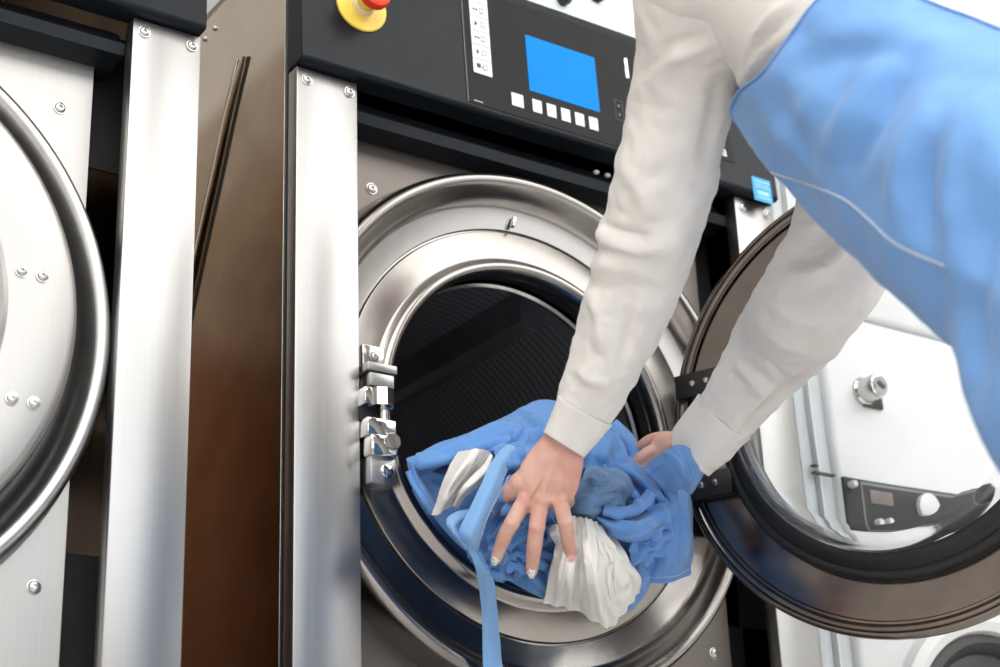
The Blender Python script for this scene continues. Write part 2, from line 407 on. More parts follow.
def washer(ox, label, pl, pr0, panel_x1, panel_m, ring_m):
    root = empty('washing_machine', (ox+.37, .4, 0), label, 'washing machine')
    W = .742; T = 1.50
    # shell: two sides, back, top, base
    bm = bmesh.new()
    box(bm, (ox+.003, .022, .10), (ox+.006, .9, T-.01)); box(bm, (ox+W-.006, .022, .10), (ox+W-.003, .9, T-.01))
    box(bm, (ox+.003, .896, .10), (ox+W-.003, .9, T-.01)); box(bm, (ox+.003, .03, T-.02), (ox+W-.003, .9, T-.01))
    hs = mk('housing', bm, M['side'], root)
    mk('side_seam', BX((ox+.0006, .0225, .12), (ox+.0036, .0290, T-.02), .0008), M['black'], hs)
    mk('seam_bead', BX((ox+.0000, .0300, .12), (ox+.0036, .0312, T-.02), .0004), M['screw'], hs)
    mk('base', BX((ox, 0, 0), (ox+W, .9, .10), .006), M['black'], root)
    bm = bmesh.new()
    box(bm, (ox+.006, .085, .10), (ox+W-.006, .089, .70)); box(bm, (ox+.006, .085, 1.13), (ox+W-.006, .089, 1.30))
    box(bm, (ox+.006, .085, .10), (ox+.04, .089, 1.30)); box(bm, (ox+W-.05, .085, .10), (ox+W-.006, .089, 1.30))
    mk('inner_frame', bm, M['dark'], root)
    fp = mk('front_panel', hole_plate(ox+.02, ox+panel_x1,   .11, 1.252, .055, .262, ox+RC, ZC), panel_m, root, smooth=False)
    for sx, sz in ((.130, 1.175), (.135, .656), (.606, 1.175), (.612, .655)):
        mk('screw', screw_bm((ox+sx, .055, sz)), M['screw'], fp)
    # corner posts
    for x0, x1 in ((0, pl), (pr0, W)):
        bm = BX((ox+x0, 0, .10), (ox+x1, .021, 1.277), .0018, 2)
        p = mk('corner_post', bm, M['pillar'], root)
        for sx in (x0+.013, x1-.011):
            mk('screw', screw_bm((ox+sx, 0, 1.262), .0058), M['screw'], p)
    # pressed surround
    prof = [(.262, .060), (.331, .0555), (.3285, .044), (.3255, .024), (.3205, .0125), (.3135, .0095), (.3060, .0150), (.2985, .027), (.2920, .0350), (.2850, .0380), (.2600, .0410), (.2585, .0412), (.2575, .0450), (.2555, .0450), (.2545, .0408), (.2535, .0402),
            (.2200, .0402), (.2165, .0390), (.2125, .0325), (.2075, .0290), (.2020, .0305), (.1985, .0360), (.1975, .0450), (.2000, .0560), (.2040, .060)]
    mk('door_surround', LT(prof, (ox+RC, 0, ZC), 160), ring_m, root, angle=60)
    # control housing : bevelled box, lower edge overhangs the posts
    bm = bmesh.new(); x0, x1 = ox-.001, ox+W
    pr = [(-.012, 1.279), (-.015, 1.283), (-.006, 1.472), (.002, 1.480), (.020, 1.482), (.020, 1.279)]
    A = [bm.verts.new((x0, y, z)) for y, z in pr]; B = [bm.verts.new((x1, y, z)) for y, z in pr]
    bm.faces.new(A); bm.faces.new(B[::-1])
    for i in range(len(pr)):
        j = (i+1) % len(pr); bm.faces.new((A[i], B[i], B[j], A[j]))
    cp = mk('control_housing', bm, M['black_panel'], root, smooth=False)
    bv = cp.modifiers.new('bev', 'BEVEL'); bv.width = .002; bv.segments = 2
    # recessed black ledge below the housing
    bm = bmesh.new(); pr = [(.030, 1.262), (.018, 1.252), (.020, 1.238), (.052, 1.236), (.08, 1.236), (.08, 1.276), (.040, 1.276)]
    A = [bm.verts.new((ox+pl+.001, y, z)) for y, z in pr]; B = [bm.verts.new((ox+pr0-.001, y, z)) for y, z in pr]
    bm.faces.new(A); bm.faces.new(B[::-1])
    for i in range(len(pr)):
        j = (i+1) % len(pr); bm.faces.new((A[i], B[i], B[j], A[j]))
    mk('ledge', bm, M['black_panel'], root, smooth=False)
    return root, cp

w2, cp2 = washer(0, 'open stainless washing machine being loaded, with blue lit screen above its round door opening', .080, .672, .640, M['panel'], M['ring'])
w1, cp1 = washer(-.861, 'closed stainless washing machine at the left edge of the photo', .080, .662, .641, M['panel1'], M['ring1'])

# details of the open machine ------------------------------------------------
# panel face frame: x, z on the sloping face
def face_y(z): return -.015+(z-1.283)/(1.472-1.283)*.009
def on_face(name, x0, x1, z0, z1, m, th=.001, lift=0., parent=cp2, bev=.0008, ox=0.):
    bm = BX((0, -th, 0), (x1-x0, 0, z1-z0), min(bev, th*.45), 1)
    mt = Matrix.Translation((ox+x0, face_y(z0)-lift, z0)) @ Matrix.Rotation(-math.atan(.009/.189), 4, 'X')
    bmesh.ops.transform(bm, matrix=mt, verts=bm.verts[:]); return mk(name, bm, m, parent, smooth=False)
ov = on_face('display_overlay', .2255, .505, 1.2875, 1.462, M['overlay'], .0008)
mk('edge_line', BX((0, 0, 0), (.0012, .0004, .174), 0, 1, Matrix.Translation((.2258, face_y(1.2875)-.0013, 1.2878)) @ Matrix.Rotation(-.0476, 4, 'X')), M['greyink'], ov, smooth=False)
scr = on_face('screen', .322, .434, 1.332, 1.416, M['screen'], .0006, .0009)
for i in range(6):
    x0 = .2925 if i == 0 else .3245+.0223*(i-1); wd = .018 if i == 0 else .0145
    k = on_face('button', x0, x0+wd, 1.3015, 1.3205, M['key'], .0012, .0009)
    if i == 0: on_face('symbol', x0+.006, x0+.012, 1.307, 1.315, M['mint'], .0003, .0022, parent=k)
ic = on_face('symbol_strip', .2375, .2655, 1.3335, 1.4600, M['key'], .0006, .0009)
for i in range(6):
    z = 1.3335+.02115*i
    if i: on_face('divider', .2375, .2655, z-.0004, z+.0004, M['ink'], .0003, .0015, parent=ic)
def bits(name, rects, m, lift, parent=cp2, th=.0003):
    bm = bmesh.new()
    for x0, x1, z0, z1 in rects:
        mt = Matrix.Translation((x0, face_y(z0)-lift, z0)) @ Matrix.Rotation(-.0476, 4, 'X'); box(bm, (0, -th, 0), (x1-x0, 0, z1-z0), 0, 1, mt)
    return mk(name, bm, m, parent, smooth=False)
for i in range(6):
    z = 1.3335+.02115*i
    q = [(.2425, .2485, z+.008, z+.0145), (.2500, .2512, z+.0085, z+.011), (.2520, .2545, z+.006, z+.0066)] if i == 0 else \
        [(.2435, .2455, z+.007, z+.014), (.2458, .2475, z+.009, z+.012), (.2500, .2512, z+.0060, z+.0066)] if i % 2 else \
        [(.2420, .2450, z+.009, z+.012), (.2462, .2492, z+.009, z+.012), (.2510, .2570, z+.0065, z+.0071)]
    bits('symbol', q, M['ink'], .0016, ic)
    bits('symbol', [(.2520, .2528, z+.007, z+.0145), (.2575, .2583, z+.007, z+.0145), (.2528, .2575, z+.0137, z+.0145), (.2528, .2575, z+.007, z+.0078)], M['greyink'], .0016, ic)
on_face('card_slot', .4855, .4905, 1.4000, 1.4320, M['chrome'], .002, .0006)
bits('card_symbol', [(.4610, .4614, 1.330, 1.360), (.4735, .4739, 1.330, 1.360), (.4610, .4739, 1.3600, 1.3604), (.4610, .4739, 1.330, 1.3304), (.4655, .4690, 1.3500, 1.3535), (.4655, .4690, 1.3365, 1.340)], M['greyink'], .001)
def text_on(name, s, x, z, size, m, lift=.0012, parent=cp2, ext=.0003):
    cu = bpy.data.curves.new(name, 'FONT'); cu.body = s; cu.size = size; cu.extrude = ext
    o = bpy.data.objects.new(name, cu); COL.objects.link(o)
    dg = bpy.context.evaluated_depsgraph_get(); dg.update(); me = bpy.data.meshes.new_from_object(o.evaluated_get(dg)); bpy.data.objects.remove(o)
    bm = from_mesh(me)
    bmesh.ops.transform(bm, matrix=Matrix.Translation((x, face_y(z)-lift, z)) @ Matrix.Rotation(PI/2-.0476, 4, 'X'), verts=bm.verts[:])
    return mk(name, bm, m, parent, smooth=False)
bits('small_print', [(.2355+.0022*i, .2370+.0022*i, 1.2915, 1.2925) for i in range(6)], M['key'], .001, ov)
on_face('name_plate', .560, .6640, 1.318, 1.440, M['overlay'], .0008)
text_on('plate_letter', 'a', .6430, 1.3250, .024, M['key'])
# blurry lines printed on the cyan sticker
stk = on_face('sticker', .694, .7285, 1.2695, 1.3065, M['sticker'], .0006, .0004, bev=.0002)
m_, nt_, b_ = mat('pale sticker print', (.25, .62, .95), 0, .5); n_ = noise_tex(nt_, (1, 1, 1), 90, 2); r_ = ramp(nt_, n_.outputs[0], [(.3, (.2, .58, .95)), (.7, (.45, .75, 1))]); nt_.links.new(r_.outputs[0], b_.inputs[0]); M['stprint'] = m_
bits('print', [(.698, .726, 1.2995, 1.3015), (.699, .724, 1.2945, 1.2962), (.699, .725, 1.2905, 1.2922), (.701, .722, 1.2795, 1.2855), (.700, .724, 1.2745, 1.2768)], M['stprint'], .0012, stk)
# two white lamps under the housing lip
for x in (.4535, .4720):
    bm = bmesh.new(); ell(bm, (x, .026, 1.268), (.0045, .004, .003), seg=12); mk('indicator_lamp', bm, M['key'], w2)
bm = bmesh.new()
for i in range(6): box(bm, (.113+.0098*i, .0535, 1.2375), (.1215+.0098*i, .0548, 1.2445), .0004, 1)
mk('vent_slot', bm, M['dark'], w2)
# emergency stop
ES = (.079, face_y(1.375), 1.3755)
es = mk('emergency_stop', LT([(0, .001), (.0335, .001), (.0338, -.0035), (.0325, -.0048), (.0150, -.0048), (0, -.0048)], ES, 64), M['yellow'], cp2)
mk('collar', LT([(.0150, -.0040), (.0150, -.0125), (.0138, -.0140), (.0125, -.0140)], ES, 48), M['cream'], es)
mk('neck', LT([(.0120, -.0130), (.0112, -.0300)], ES, 40), M['yellow'], es)
mk('push_button', LT([(.0112, -.0260), (.0170, -.0262), (.0198, -.0300), (.0202, -.0345), (.0185, -.0395), (.0140, -.0420), (.0090, -.0412), (.0085, -.0400), (0, -.0398)], ES, 48), M['red'], es)
# pressed strengthening rib on the side of the housing
rb = [(0, .147, 1.366), (0, .178, 1.310), (0, .214, 1.235), (0, .252, 1.160), (0, .290, 1.080), (0, .33, .99), (0, .37, .90)]
bm = bmesh.new(); tube(bm, [(x+.0030, y, z) for x, y, z in rb], [(.003, .009)]+[(.0060, .015)]*(len(rb)-1), 20, 8, flat=(1, 0, 0)); mk('pressed_rib', bm, M['side'], w2)
bm = bmesh.new(); tube(bm, [(x+.0015, y+.0150, z+.004) for x, y, z in rb], [.0016]*len(rb), 8, 8); mk('rib_highlight', bm, M['lip'], w2)  # bright tube added as the highlight line along the rib
bm = bmesh.new(); tube(bm, [(x+.0026, y-.0155, z-.008) for x, y, z in rb], [.0022]*len(rb), 8, 8); mk('rib_groove', bm, M['dark'], w2)
for i in range(3):
    bm = bmesh.new(); lathe(bm, [(0, -.003), (.0035, -.002), (.004, .002)], (0, 0, 0), 12, mtx=Matrix.Translation((.002, .235+.03*i, 1.455)) @ Matrix.Rotation(-PI/2, 4, 'Z')); mk('rivet', bm, M['screw'], w2)

# drum: rubber throat, polished rim, perforated cylinder, back, lifters
mk('door_seal', LT([(.2000, .052), (.2050, .060), (.2030, .072), (.2070, .080), (.216, .080), (.216, .052)], (RC, 0, ZC), 128, closed=True), M['rubber'], w2)
dr = mk('drum', LT([(.2500, .55), (.2500, .17), (.2480, .120), (.2380, .098)], (RC, 0, ZC), 160, uv=(330, 90)), M['perf'], w2)
mk('drum_rim', LT([(.2400, .100), (.2150, .089), (.2050, .0850), (.2010, .0805), (.1975, .0830), (.1980, .089), (.2040, .094), (.238, .106)], (RC, 0, ZC), 128, closed=True), M['lip'], dr)
mk('drum_back', LT([(0, .53), (.09, .53), (.11, .545), (.2500, .55)], (RC, 0, ZC), 96), M['drum'], dr)
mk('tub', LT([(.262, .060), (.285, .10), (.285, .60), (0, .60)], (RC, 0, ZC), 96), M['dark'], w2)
for k in range(3):
    a = math.radians(204+120*k); bm = bmesh.new()
    pts = [(-.030, 0), (-.012, .042), (0, .048), (.012, .042), (.030, 0)]
    A = [bm.verts.new((x, .150, -.249+z)) for x, z in pts]; B = [bm.verts.new((x, .53, -.249+z)) for x, z in pts]
    bm.faces.new(A); bm.faces.new(B[::-1])
    for i in range(5): bm.faces.new((A[i], B[i], B[(i+1) % 5], A[(i+1) % 5]))
    bmesh.ops.transform(bm, matrix=Matrix.Translation((RC, 0, ZC)) @ Matrix.Rotation(a, 4, 'Y'), verts=bm.verts[:])
    mk('lifter', bm, M['drum'], dr, smooth=False)
# small clip on the surround
bm = BX((-.0026, -.005, -.0075), (.0026, .002, .0075), .0015, 2, Matrix.Translation((.322, .036, 1.168)) @ Matrix.Rotation(.25, 4, 'Y')); mk('clip', bm, M['chrome'], w2)

# latch on the left of the surround
lt = mk('door_latch', BX((.081, .012, .800), (.115, .040, .948), .002), M['ring'], w2)
def lb(name, a, b, m=M['chrome'], bev=.0015): return mk(name, BX(a, b, bev), m, lt)
lb('mounting_tab', (.086, .004, .921), (.114, .012, .951), M['lip'])
lb('bracket', (.082, -.014, .914), (.120, .010, .924), M['pillar'])
lb('bracket', (.086, -.012, .897), (.117, .010, .913), M['pillar'])
mk('screw', screw_bm((.101, .004, .938), .0050), M['screw'], lt)
bm = bmesh.new(); tube(bm, [(.100, -.010, .893), (.100, -.010, .873)], [.0150, .0150], 8, 2); mk('keeper_block', bm, M['chrome'], lt, angle=25)
lb('keeper_block', (.078, -.014, .874), (.100, .010, .894))
lb('pin_recess', (.078, -.002, .858), (.106, .006, .876), M['dark'])
bm = bmesh.new(); tube(bm, [(.104, -.010, .876), (.104, -.010, .858)], [.0055, .0055], 12, 2); mk('pin', bm, M['chrome'], lt)
lb('hook_block', (.080, -.016, .838), (.116, .010, .859))
lb('pivot_block', (.082, -.020, .815), (.116, .010, .840), M['chrome'], .004)
mk('pivot_bolt', LT([(.0095, .004), (.0095, -.004), (.0080, -.0062), (0, -.0066)], (.108, -.018, .833), 28), M['lip'], lt)
lb('base_block', (.084, -.014, .786), (.116, .012, .817), M['pillar'], .002)
mk('screw', LT([(.0075, .001), (.0075, -.002), (.006, -.0028), (0, -.0028)], (.104, -.014, .801), 24), M['chrome'], lt)
mk('screw_slot', BX((-.0065, -.0006, -.0008), (.0065, .0002, .0008), 0, 1, Matrix.Translation((.104, -.0170, .801)) @ Matrix.Rotation(.7, 4, 'Y')), M['ink'], lt)

# ------------------------------------------------------------------ doors
# local frame: centre at origin, +Y is the inner side
def door(mtx, root, name, open_=True, metal=M['door_rim']):
    prof = [(.2150, -.006), (.2200, -.012), (.2700, -.010), (.2790, -.004), (.2815, .002), (.2812, .010), (.2785, .013), (.2755, .0125), (.2740, .0080), (.2700, .0070), (.2670, .0085), (.2655, .0125), (.2630, .0125), (.2610, .0085), (.2150, .0060)]
    d = mk(name, LT(prof, (0, 0, 0), 160, True, mtx), metal, root, angle=60)
    g = [(.2180, .004), (.2185, .014), (.2160, .0200), (.2120, .0225), (.2080, .0215), (.2050, .0260), (.1990, .0310), (.1930, .0350), (.1895, .0340), (.1890, -.004), (.2180, -.006)]
    mk('gasket', LT(g, (0, 0, 0), 128, True, mtx), M['rubber'], d, angle=60)
    gl = [(.1885, .006), (.1880, .030), (.1860, .046), (.1810, .055), (.1750, .0585), (.1650, .0600), (.08, .0615), (0, .0620), (0, .0570), (.08, .0565), (.1630, .0550), (.1720, .0530), (.1770, .0490), (.1810, .040), (.1830, .022), (.1835, -.002), (.1885, -.002)]
    mk('glass_bowl', LT(gl, (0, 0, 0), 128, False, mtx), M['glass'], d, angle=180)
    return d
DC = Vector((.6403, -.2600, .9000)); HX, HY = .577, -.028
dm = Matrix.Translation(DC) @ Matrix.Rotation(math.radians(111.62), 4, 'Z')
d2 = door(dm, w2, 'door')
def dbox(name, a, b, m, bev=.0015, parent=None): return mk(name, BX(a, b, bev, 2, dm), m, parent or d2)
# hinge blocks on the inner face near the hinge edge ; local +X points towards the hinge after closing => hinge at +X
for zc in (-.065, .065):
    hb = dbox('hinge_block', (.2050, .0070, zc-.0155), (.2700, .0220, zc+.0155), M['black'])
    for xx in (.2260, .2450):
        bm = bmesh.new(); lathe(bm, [(.0048, -.002), (.0048, .0015), (.0035, .0035), (0, .0040)], (0, 0, 0), 16, mtx=dm @ Matrix.Translation((xx, .022, zc))); mk('screw', bm, M['chrome'], hb)
hg = mk('hinge_bracket', BX((.590, -.030, .800), (.640, .030, 1.000), .003), M['ring'], w2)
for zc in (-.065, .065):
    bm = bmesh.new(); tube(bm, [(HX+.006, HY-.004, ZC+zc-.022), (HX+.006, HY-.004, ZC+zc+.022)], [.0125, .0125], 20, 2); mk('hinge_knuckle', bm, M['lip'], hg)
    mk('hinge_arm', BX((HX, HY-.014, ZC+zc-.013), (.612, HY+.006, ZC+zc+.013), .002), M['black'], hg)
# outer handle of the open door (latch side)
dbox('door_handle', (-.2980, -.0420, -.055), (-.2700, -.0060, .055), M['chrome'], .005)

# closed door of the left machine
cm = Matrix.Translation((-.861+RC, -.004, ZC))
d1 = mk('door', LT([(.196, -.016), (.205, -.0180), (.266, -.0180), (.2720, -.0160), (.2755, -.0100), (.2760, .004), (.2600, .010), (.196, .006)], (0, 0, 0), 160, True, cm), M['panel1'], w1, angle=50)
mk('door_seal', LT([(.2755, .003), (.2800, .010), (.2760, .030), (.262, .036), (.262, .010)], (0, 0, 0), 128, True, cm), M['rubber'], d1)
mk('glass_frame', LT([(.2050, -.0175), (.2020, -.0250), (.1970, -.0275), (.1930, -.0240), (.1930, -.010)], (0, 0, 0), 128, False, cm), M['ring1'], d1)
mk('glass_bowl', LT([(.1960, -.012), (.12, -.018), (0, -.020), (0, -.015), (.12, -.013), (.1960, -.007)], (0, 0, 0), 96, True, cm), M['glass'], d1)
for a in (16.5, 21.2, -17.0, -12.2): pass
for x, z in ((-.308, .943), (-.287, .942), (-.308, .812), (-.287, .811)):
    mk('screw', screw_bm((x, -.0222, z), .0056), M['screw'], d1)
mk('drum', LT([(.2500, .50), (.2500, .12), (.2100, .10), (.2000, .05)], (-.861+RC, 0, ZC), 96, uv=(330, 90)), M['perf'], w1)

# ------------------------------------------------------------------ white machine at the right
NX = .752
wm = empty('dryer', (1.12, .4, 0), 'white enamelled machine right of the stainless washer, seen through the open door glass', 'dryer')
mk('housing', BX((NX+.058, .0, .05), (1.56, .85, 1.1385), .010, 3), M['white_paint'], wm)
mk('upper_housing', BX((NX+.058, .004, 1.1425), (1.56, .85, 1.95), .010, 3), M['white_paint'], wm)
mk('base', BX((NX+.03, .03, 0), (1.55, .84, .05), .002), M['black'], wm)
cc = mk('corner_column', BX((NX, .010, .05), (NX+.0240, .85, 1.95), .004, 2), M['blue_grey_paint'], wm)
mk('edge_strip', BX((NX+.0240, .002, .05), (NX+.0275, .80, 1.95), .001, 2), M['white_paint'], cc)
mk('side_fillet', BX((NX+.0275, .012, .05), (NX+.060, .80, 1.95), .003, 2), M['blue_grey_paint'], cc)
lk = mk('lock', LT([(0, -.034), (.0125, -.0340), (.0130, -.031), (.0155, -.0305), (.0172, -.0270), (.0175, -.006), (.0200, -.004), (.0200, .001)], (.880, 0, 1.026), 40), M['chrome'], wm)
mk('key_slot', BX((-.0065, -.0015, -.0028), (.0065, .0006, .0028), .0004, 1, Matrix.Translation((.880, -.0345, 1.026)) @ Matrix.Rotation(.5, 4, 'Y')), M['ink'], lk)
mk('lock_shadow', BX((.876, -.0045, 1.004), (.913, .001, 1.043), .0015), M['black'], lk)  # black shadow behind the lock knob, built as a dark box
for z in (.903, .893): mk('trim_clip', BX((NX+.012, -.003, z-.002), (NX+.020+(.903-z)*3, .006, z+.001), .0006), M['ink'], cc)
pn = mk('control_panel', BX((.815, -.004, .800), (1.30, .002, .893), .0015), M['black_panel'], wm)
mk('panel_frame', BX((.846, -.0052, .802), (1.12, -.0035, .889), .0006), M['greyink'], pn)
mk('panel_face', BX((.849, -.0060, .804), (1.117, -.0045, .885), .0006), M['black_panel'], pn)
mk('display', BX((.860, -.0075, .858), (.905, -.0055, .878), .0006), plain('dull brown display', (.14, .11, .10), .3), pn)
for x, z, r in ((.826, .881, .0052), (.868, .829, .0060), (.888, .833, .0050), (.975, .862, .022)):
    mk('knob', LT([(r, .002), (r, -.008), (r*.8, -.0105), (0, -.011)], (x, -.005, z), 28), M['white_paint'], pn)
po = mk('porthole_frame', LT([(.205, .002), (.200, -.014), (.188, -.020), (.176, -.016), (.170, -.004), (.168, .02)], (1.052, 0, .530), 96), M['white_paint'], wm)
mk('seal', LT([(.171, -.010), (.160, -.016), (.150, -.008), (.146, -.002), (.142, -.0015)], (1.052, 0, .530), 96), M['rubber'], po)
mk('window', LT([(.147, -.0022), (.130, -.008), (.08, -.014), (0, -.016)], (1.052, 0, .530), 96), M['black'], po)
mk('window_ring', LT([(.122, -.009), (.118, -.014), (.112, -.0145), (.108, -.011)], (1.052, 0, .530), 96), M['drum'], po)

# detergent box on top of the washer
db = mk('detergent_dispenser', BX((.060, .055, 1.4905), (.705, .32, 1.561), .004, 3), M['mint'])
tag(db, 'pale mint detergent tray lying on top of the washer behind its black control housing', 'dispenser')
df = BX((.10, .085, 1.5615), (.70, .31, 1.74), .006, 3); df = mk('lid', df, M['white_paint'], db)
for x, z in ((.437, 1.541), (.500, 1.568)):
    mk('knob', LT([(.0085, .004), (.0098, -.010), (.0080, -.016), (0, -.017)], (x, .055, z), 28), M['black'], db)

# ------------------------------------------------------------------ laundry
def join(bms):
    out = bmesh.new()
    for b_ in bms:
        me = bpy.data.meshes.new('j'); bmesh.ops.recalc_face_normals(b_, faces=b_.faces[:]); b_.to_mesh(me); b_.free(); out.from_mesh(me); bpy.data.meshes.remove(me)
    return out
def heap(outline, cen, yc, n=200, m=70, amp=.012, scl=17., seed=0., edge_y=None):
    """rumpled mound of cloth: outline points (px, py, y), centre (px, py)"""
    O = spline(outline+[outline[0]], n+1)[:-1]
    bm = bmesh.new(); rings = []
    for j in range(1, m+1):
        r = j/m; ring = []
        for i in range(n):
            px = cen[0]+(O[i][0]-cen[0])*r; py = cen[1]+(O[i][1]-cen[1])*r
            y = yc+(O[i][2]-yc)*r**2.2
            p = at(px, py, y); q = p*1.0+Vector((seed, 0, 0)); wv = Vector((noise.noise(q*9), noise.noise(q*9+Vector((5, 5, 5))), noise.noise(q*9+Vector((9, 1, 4)))))*.035
            d = amp*(1-abs(noise.noise((q+wv)*scl))*3.2)*.7+amp*.45*(1-abs(noise.noise((q+wv*1.5)*scl*2.3))*3)
            d *= min(1, (1-r)*5+.15)
            nrm = (CAM-p).normalized()*.5+Vector((0, -1, 0))*.5
            ring.append(bm.verts.new(p+nrm*d))
        rings.append(ring)
    c = bm.verts.new(at(cen[0], cen[1], yc))
    for i in range(n): bm.faces.new((c, rings[0][i], rings[0][(i+1) % n]))
    for j in range(m-1):
        for i in range(n): bm.faces.new((rings[j][i], rings[j+1][i], rings[j+1][(i+1) % n], rings[j][(i+1) % n]))
    back = [bm.verts.new(Vector(v.co)+Vector((0, .006, 0))) for v in rings[-1]]
    for i in range(n): bm.faces.new((rings[-1][i], back[i], back[(i+1) % n], rings[-1][(i+1) % n]))
    bm.faces.new(back)
    return bm
base = heap([(410, 466, .0), (440, 452, .01), (480, 432, .02), (520, 415, .03), (560, 412, .03), (600, 424, .02), (636, 452, .0), (668, 480, -.02), (672, 530, -.03), (645, 572, -.02), (620, 600, -.02), (580, 600, -.03), (545, 597, -.03), (505, 575, -.03), (466, 548, -.02), (440, 520, -.01), (420, 490, -.005)],
            (545, 500), -.074, amp=.012, scl=17, seed=1.3)
bm_in = bmesh.new(); ell(bm_in, (RC+.0, .115, .79), (.13, .085, .075), seg=40)
for v in bm_in.verts: v.co += v.normal*(.010*ridge(v.co, 22)) if v.normal.length else Vector()
A_ = sheet([[(407, 461, .0), (430, 447, .015), (480, 426, .03), (520, 407, .03), (548, 402, .03), (570, 405, .03)],
            [(411, 465, -.03), (435, 455, -.03), (478, 438, -.02), (515, 422, -.03), (545, 418, -.035), (568, 423, -.03)],
            [(414, 470, -.038), (438, 460, -.04), (466, 449, -.045), (500, 437, -.06), (532, 434, -.075), (562, 440, -.07)],
            [(418, 476, -.02), (440, 466, -.03), (468, 458, -.045), (500, 452, -.085), (528, 456, -.10), (556, 460, -.09)]], 110, 60, amp=.0022, sc_=20, fold=.0030, fdir=(.35, 1), ffreq=3.2, seed=.2)
A2_ = sheet([[(407, 460, -.03), (411, 478, -.035), (419, 496, -.035), (431, 513, -.03)],
             [(413, 463, -.042), (418, 480, -.046), (426, 496, -.045), (435, 511, -.035)],
             [(420, 468, -.03), (424, 482, -.03), (431, 496, -.03), (439, 508, -.025)]], 50, 16, amp=.001)
M1_ = sheet([[(497, 452, -.085), (512, 450, -.09), (528, 452, -.10), (546, 458, -.10)],
             [(494, 466, -.11), (510, 460, -.125), (526, 464, -.125), (540, 472, -.12)],
             [(498, 482, -.105), (510, 476, -.115), (524, 480, -.12), (536, 486, -.11)]], 60, 40, amp=.005, sc_=40, fold=.003, fdir=(.6, 1), ffreq=2.2, seed=2.)
C3_ = sheet([[(482, 506, -.10), (490, 488, -.115), (504, 478, -.12), (518, 472, -.12)],
             [(483, 520, -.105), (496, 500, -.125), (508, 490, -.13), (520, 482, -.125)],
             [(488, 532, -.09), (502, 514, -.10), (513, 503, -.115), (522, 496, -.11)]], 60, 30, amp=.0015, seed=3.)
E1_ = sheet([[(497, 508, -0.082), (520, 506, -0.102), (545, 508, -0.107), (568, 515, -0.102)],
             [(490, 528, -0.087), (514, 528, -0.110), (540, 526, -0.114), (562, 534, -0.107)],
             [(490, 548, -0.077), (512, 548, -0.104), (536, 546, -0.110), (556, 552, -0.102)],
             [(500, 566, -0.062), (516, 564, -0.082), (535, 568, -0.087), (552, 572, -0.082)],
             [(506, 578, -0.032), (520, 580, -0.052), (536, 592, -0.057), (548, 600, -0.042)]], 120, 110, amp=.0055, sc_=60, fold=.0026, fdir=(.5, 1), ffreq=4.5, seed=5.)
E2_ = sheet([[(466, 545, -0.059), (482, 551, -0.074), (500, 556, -0.084), (518, 560, -0.084)],
             [(470, 556, -0.064), (486, 564, -0.074), (503, 568, -0.079), (520, 568, -0.074)],
             [(480, 566, -0.034), (490, 575, -0.044), (504, 580, -0.049), (516, 574, -0.044)]], 80, 40, amp=.0035, sc_=60, fold=.002, fdir=(1, .3), ffreq=4, seed=6.)
K_ = sheet([[(560, 404, .02), (582, 407, .02), (602, 416, .015), (624, 432, .0), (648, 455, -.02)],
            [(572, 420, -.05), (590, 426, -.055), (606, 434, -.06), (624, 447, -.06), (643, 465, -.06)],
            [(576, 445, -.085), (590, 446, -.10), (606, 452, -.105), (622, 462, -.10), (636, 476, -.09)],
            [(578, 470, -.09), (590, 468, -.10), (604, 470, -.105), (618, 478, -.10), (630, 490, -.09)]], 90, 60, amp=.0035, sc_=24, fold=.0022, fdir=(1, -.5), ffreq=2.5, seed=8.)
g1 = empty('garment', at(545, 560, .0), 'crumpled sky blue cotton uniform heaped over the lower lip of the washer opening', 'clothing', 'laundry in the washer opening')
def band(c, w0, lift=.008, n=60, th=.0018, amp=.001):
    """narrow folded edge of cloth: centre line (px, py, y), half width in px"""
    r_ = [[], [], [], []]
    for k, (x, y, Y) in enumerate(c):
        x0, y0, _ = c[max(0, k-1)]; x1, y1, _ = c[min(len(c)-1, k+1)]; L_ = math.hypot(x1-x0, y1-y0); nx, ny = -(y1-y0)/L_, (x1-x0)/L_
        for j, (o_, l_) in enumerate(((-1, -.006), (-.3, .6*lift), (.6, lift), (1.1, .3*lift))): r_[j].append((x+nx*w0*o_, y+ny*w0*o_, Y-l_))
    return sheet(r_, n, 14, th=th, amp=amp, seed=c[0][0])
bands = [band([(503, 521, -.100), (522, 529, -.106), (544, 522, -.106), (562, 530, -.100)], 7), band([(490, 543, -.085), (510, 552, -.094), (530, 547, -.098), (554, 556, -.092)], 7),
         band([(506, 566, -.085), (520, 564, -.090), (538, 574, -.080), (552, 588, -.065)], 7), band([(474, 556, -.070), (494, 570, -.070), (514, 576, -.070)], 6),
         band([(418, 462, -.040), (444, 455, -.045), (476, 444, -.050), (512, 430, -.060), (540, 426, -.066)], 8, .010), band([(463, 452, -.05), (490, 446, -.066), (512, 440, -.078)], 7, .009),
         band([(592, 420, -.05), (606, 436, -.068), (612, 454, -.090), (608, 468, -.10)], 7, .009), band([(612, 424, -.03), (628, 440, -.05), (638, 458, -.07)], 7, .008),
         band([(410, 470, -.035), (416, 484, -.040), (426, 500, -.040), (434, 512, -.034)], 5, .006), band([(500, 500, -.105), (512, 508, -.118), (526, 512, -.12)], 6), band([(546, 506, -.12), (553, 520, -.122), (556, 540, -.118)], 5)]
lb_ = join(bands+[base, bm_in, A_, A2_, M1_, C3_, E1_, E2_, K_])
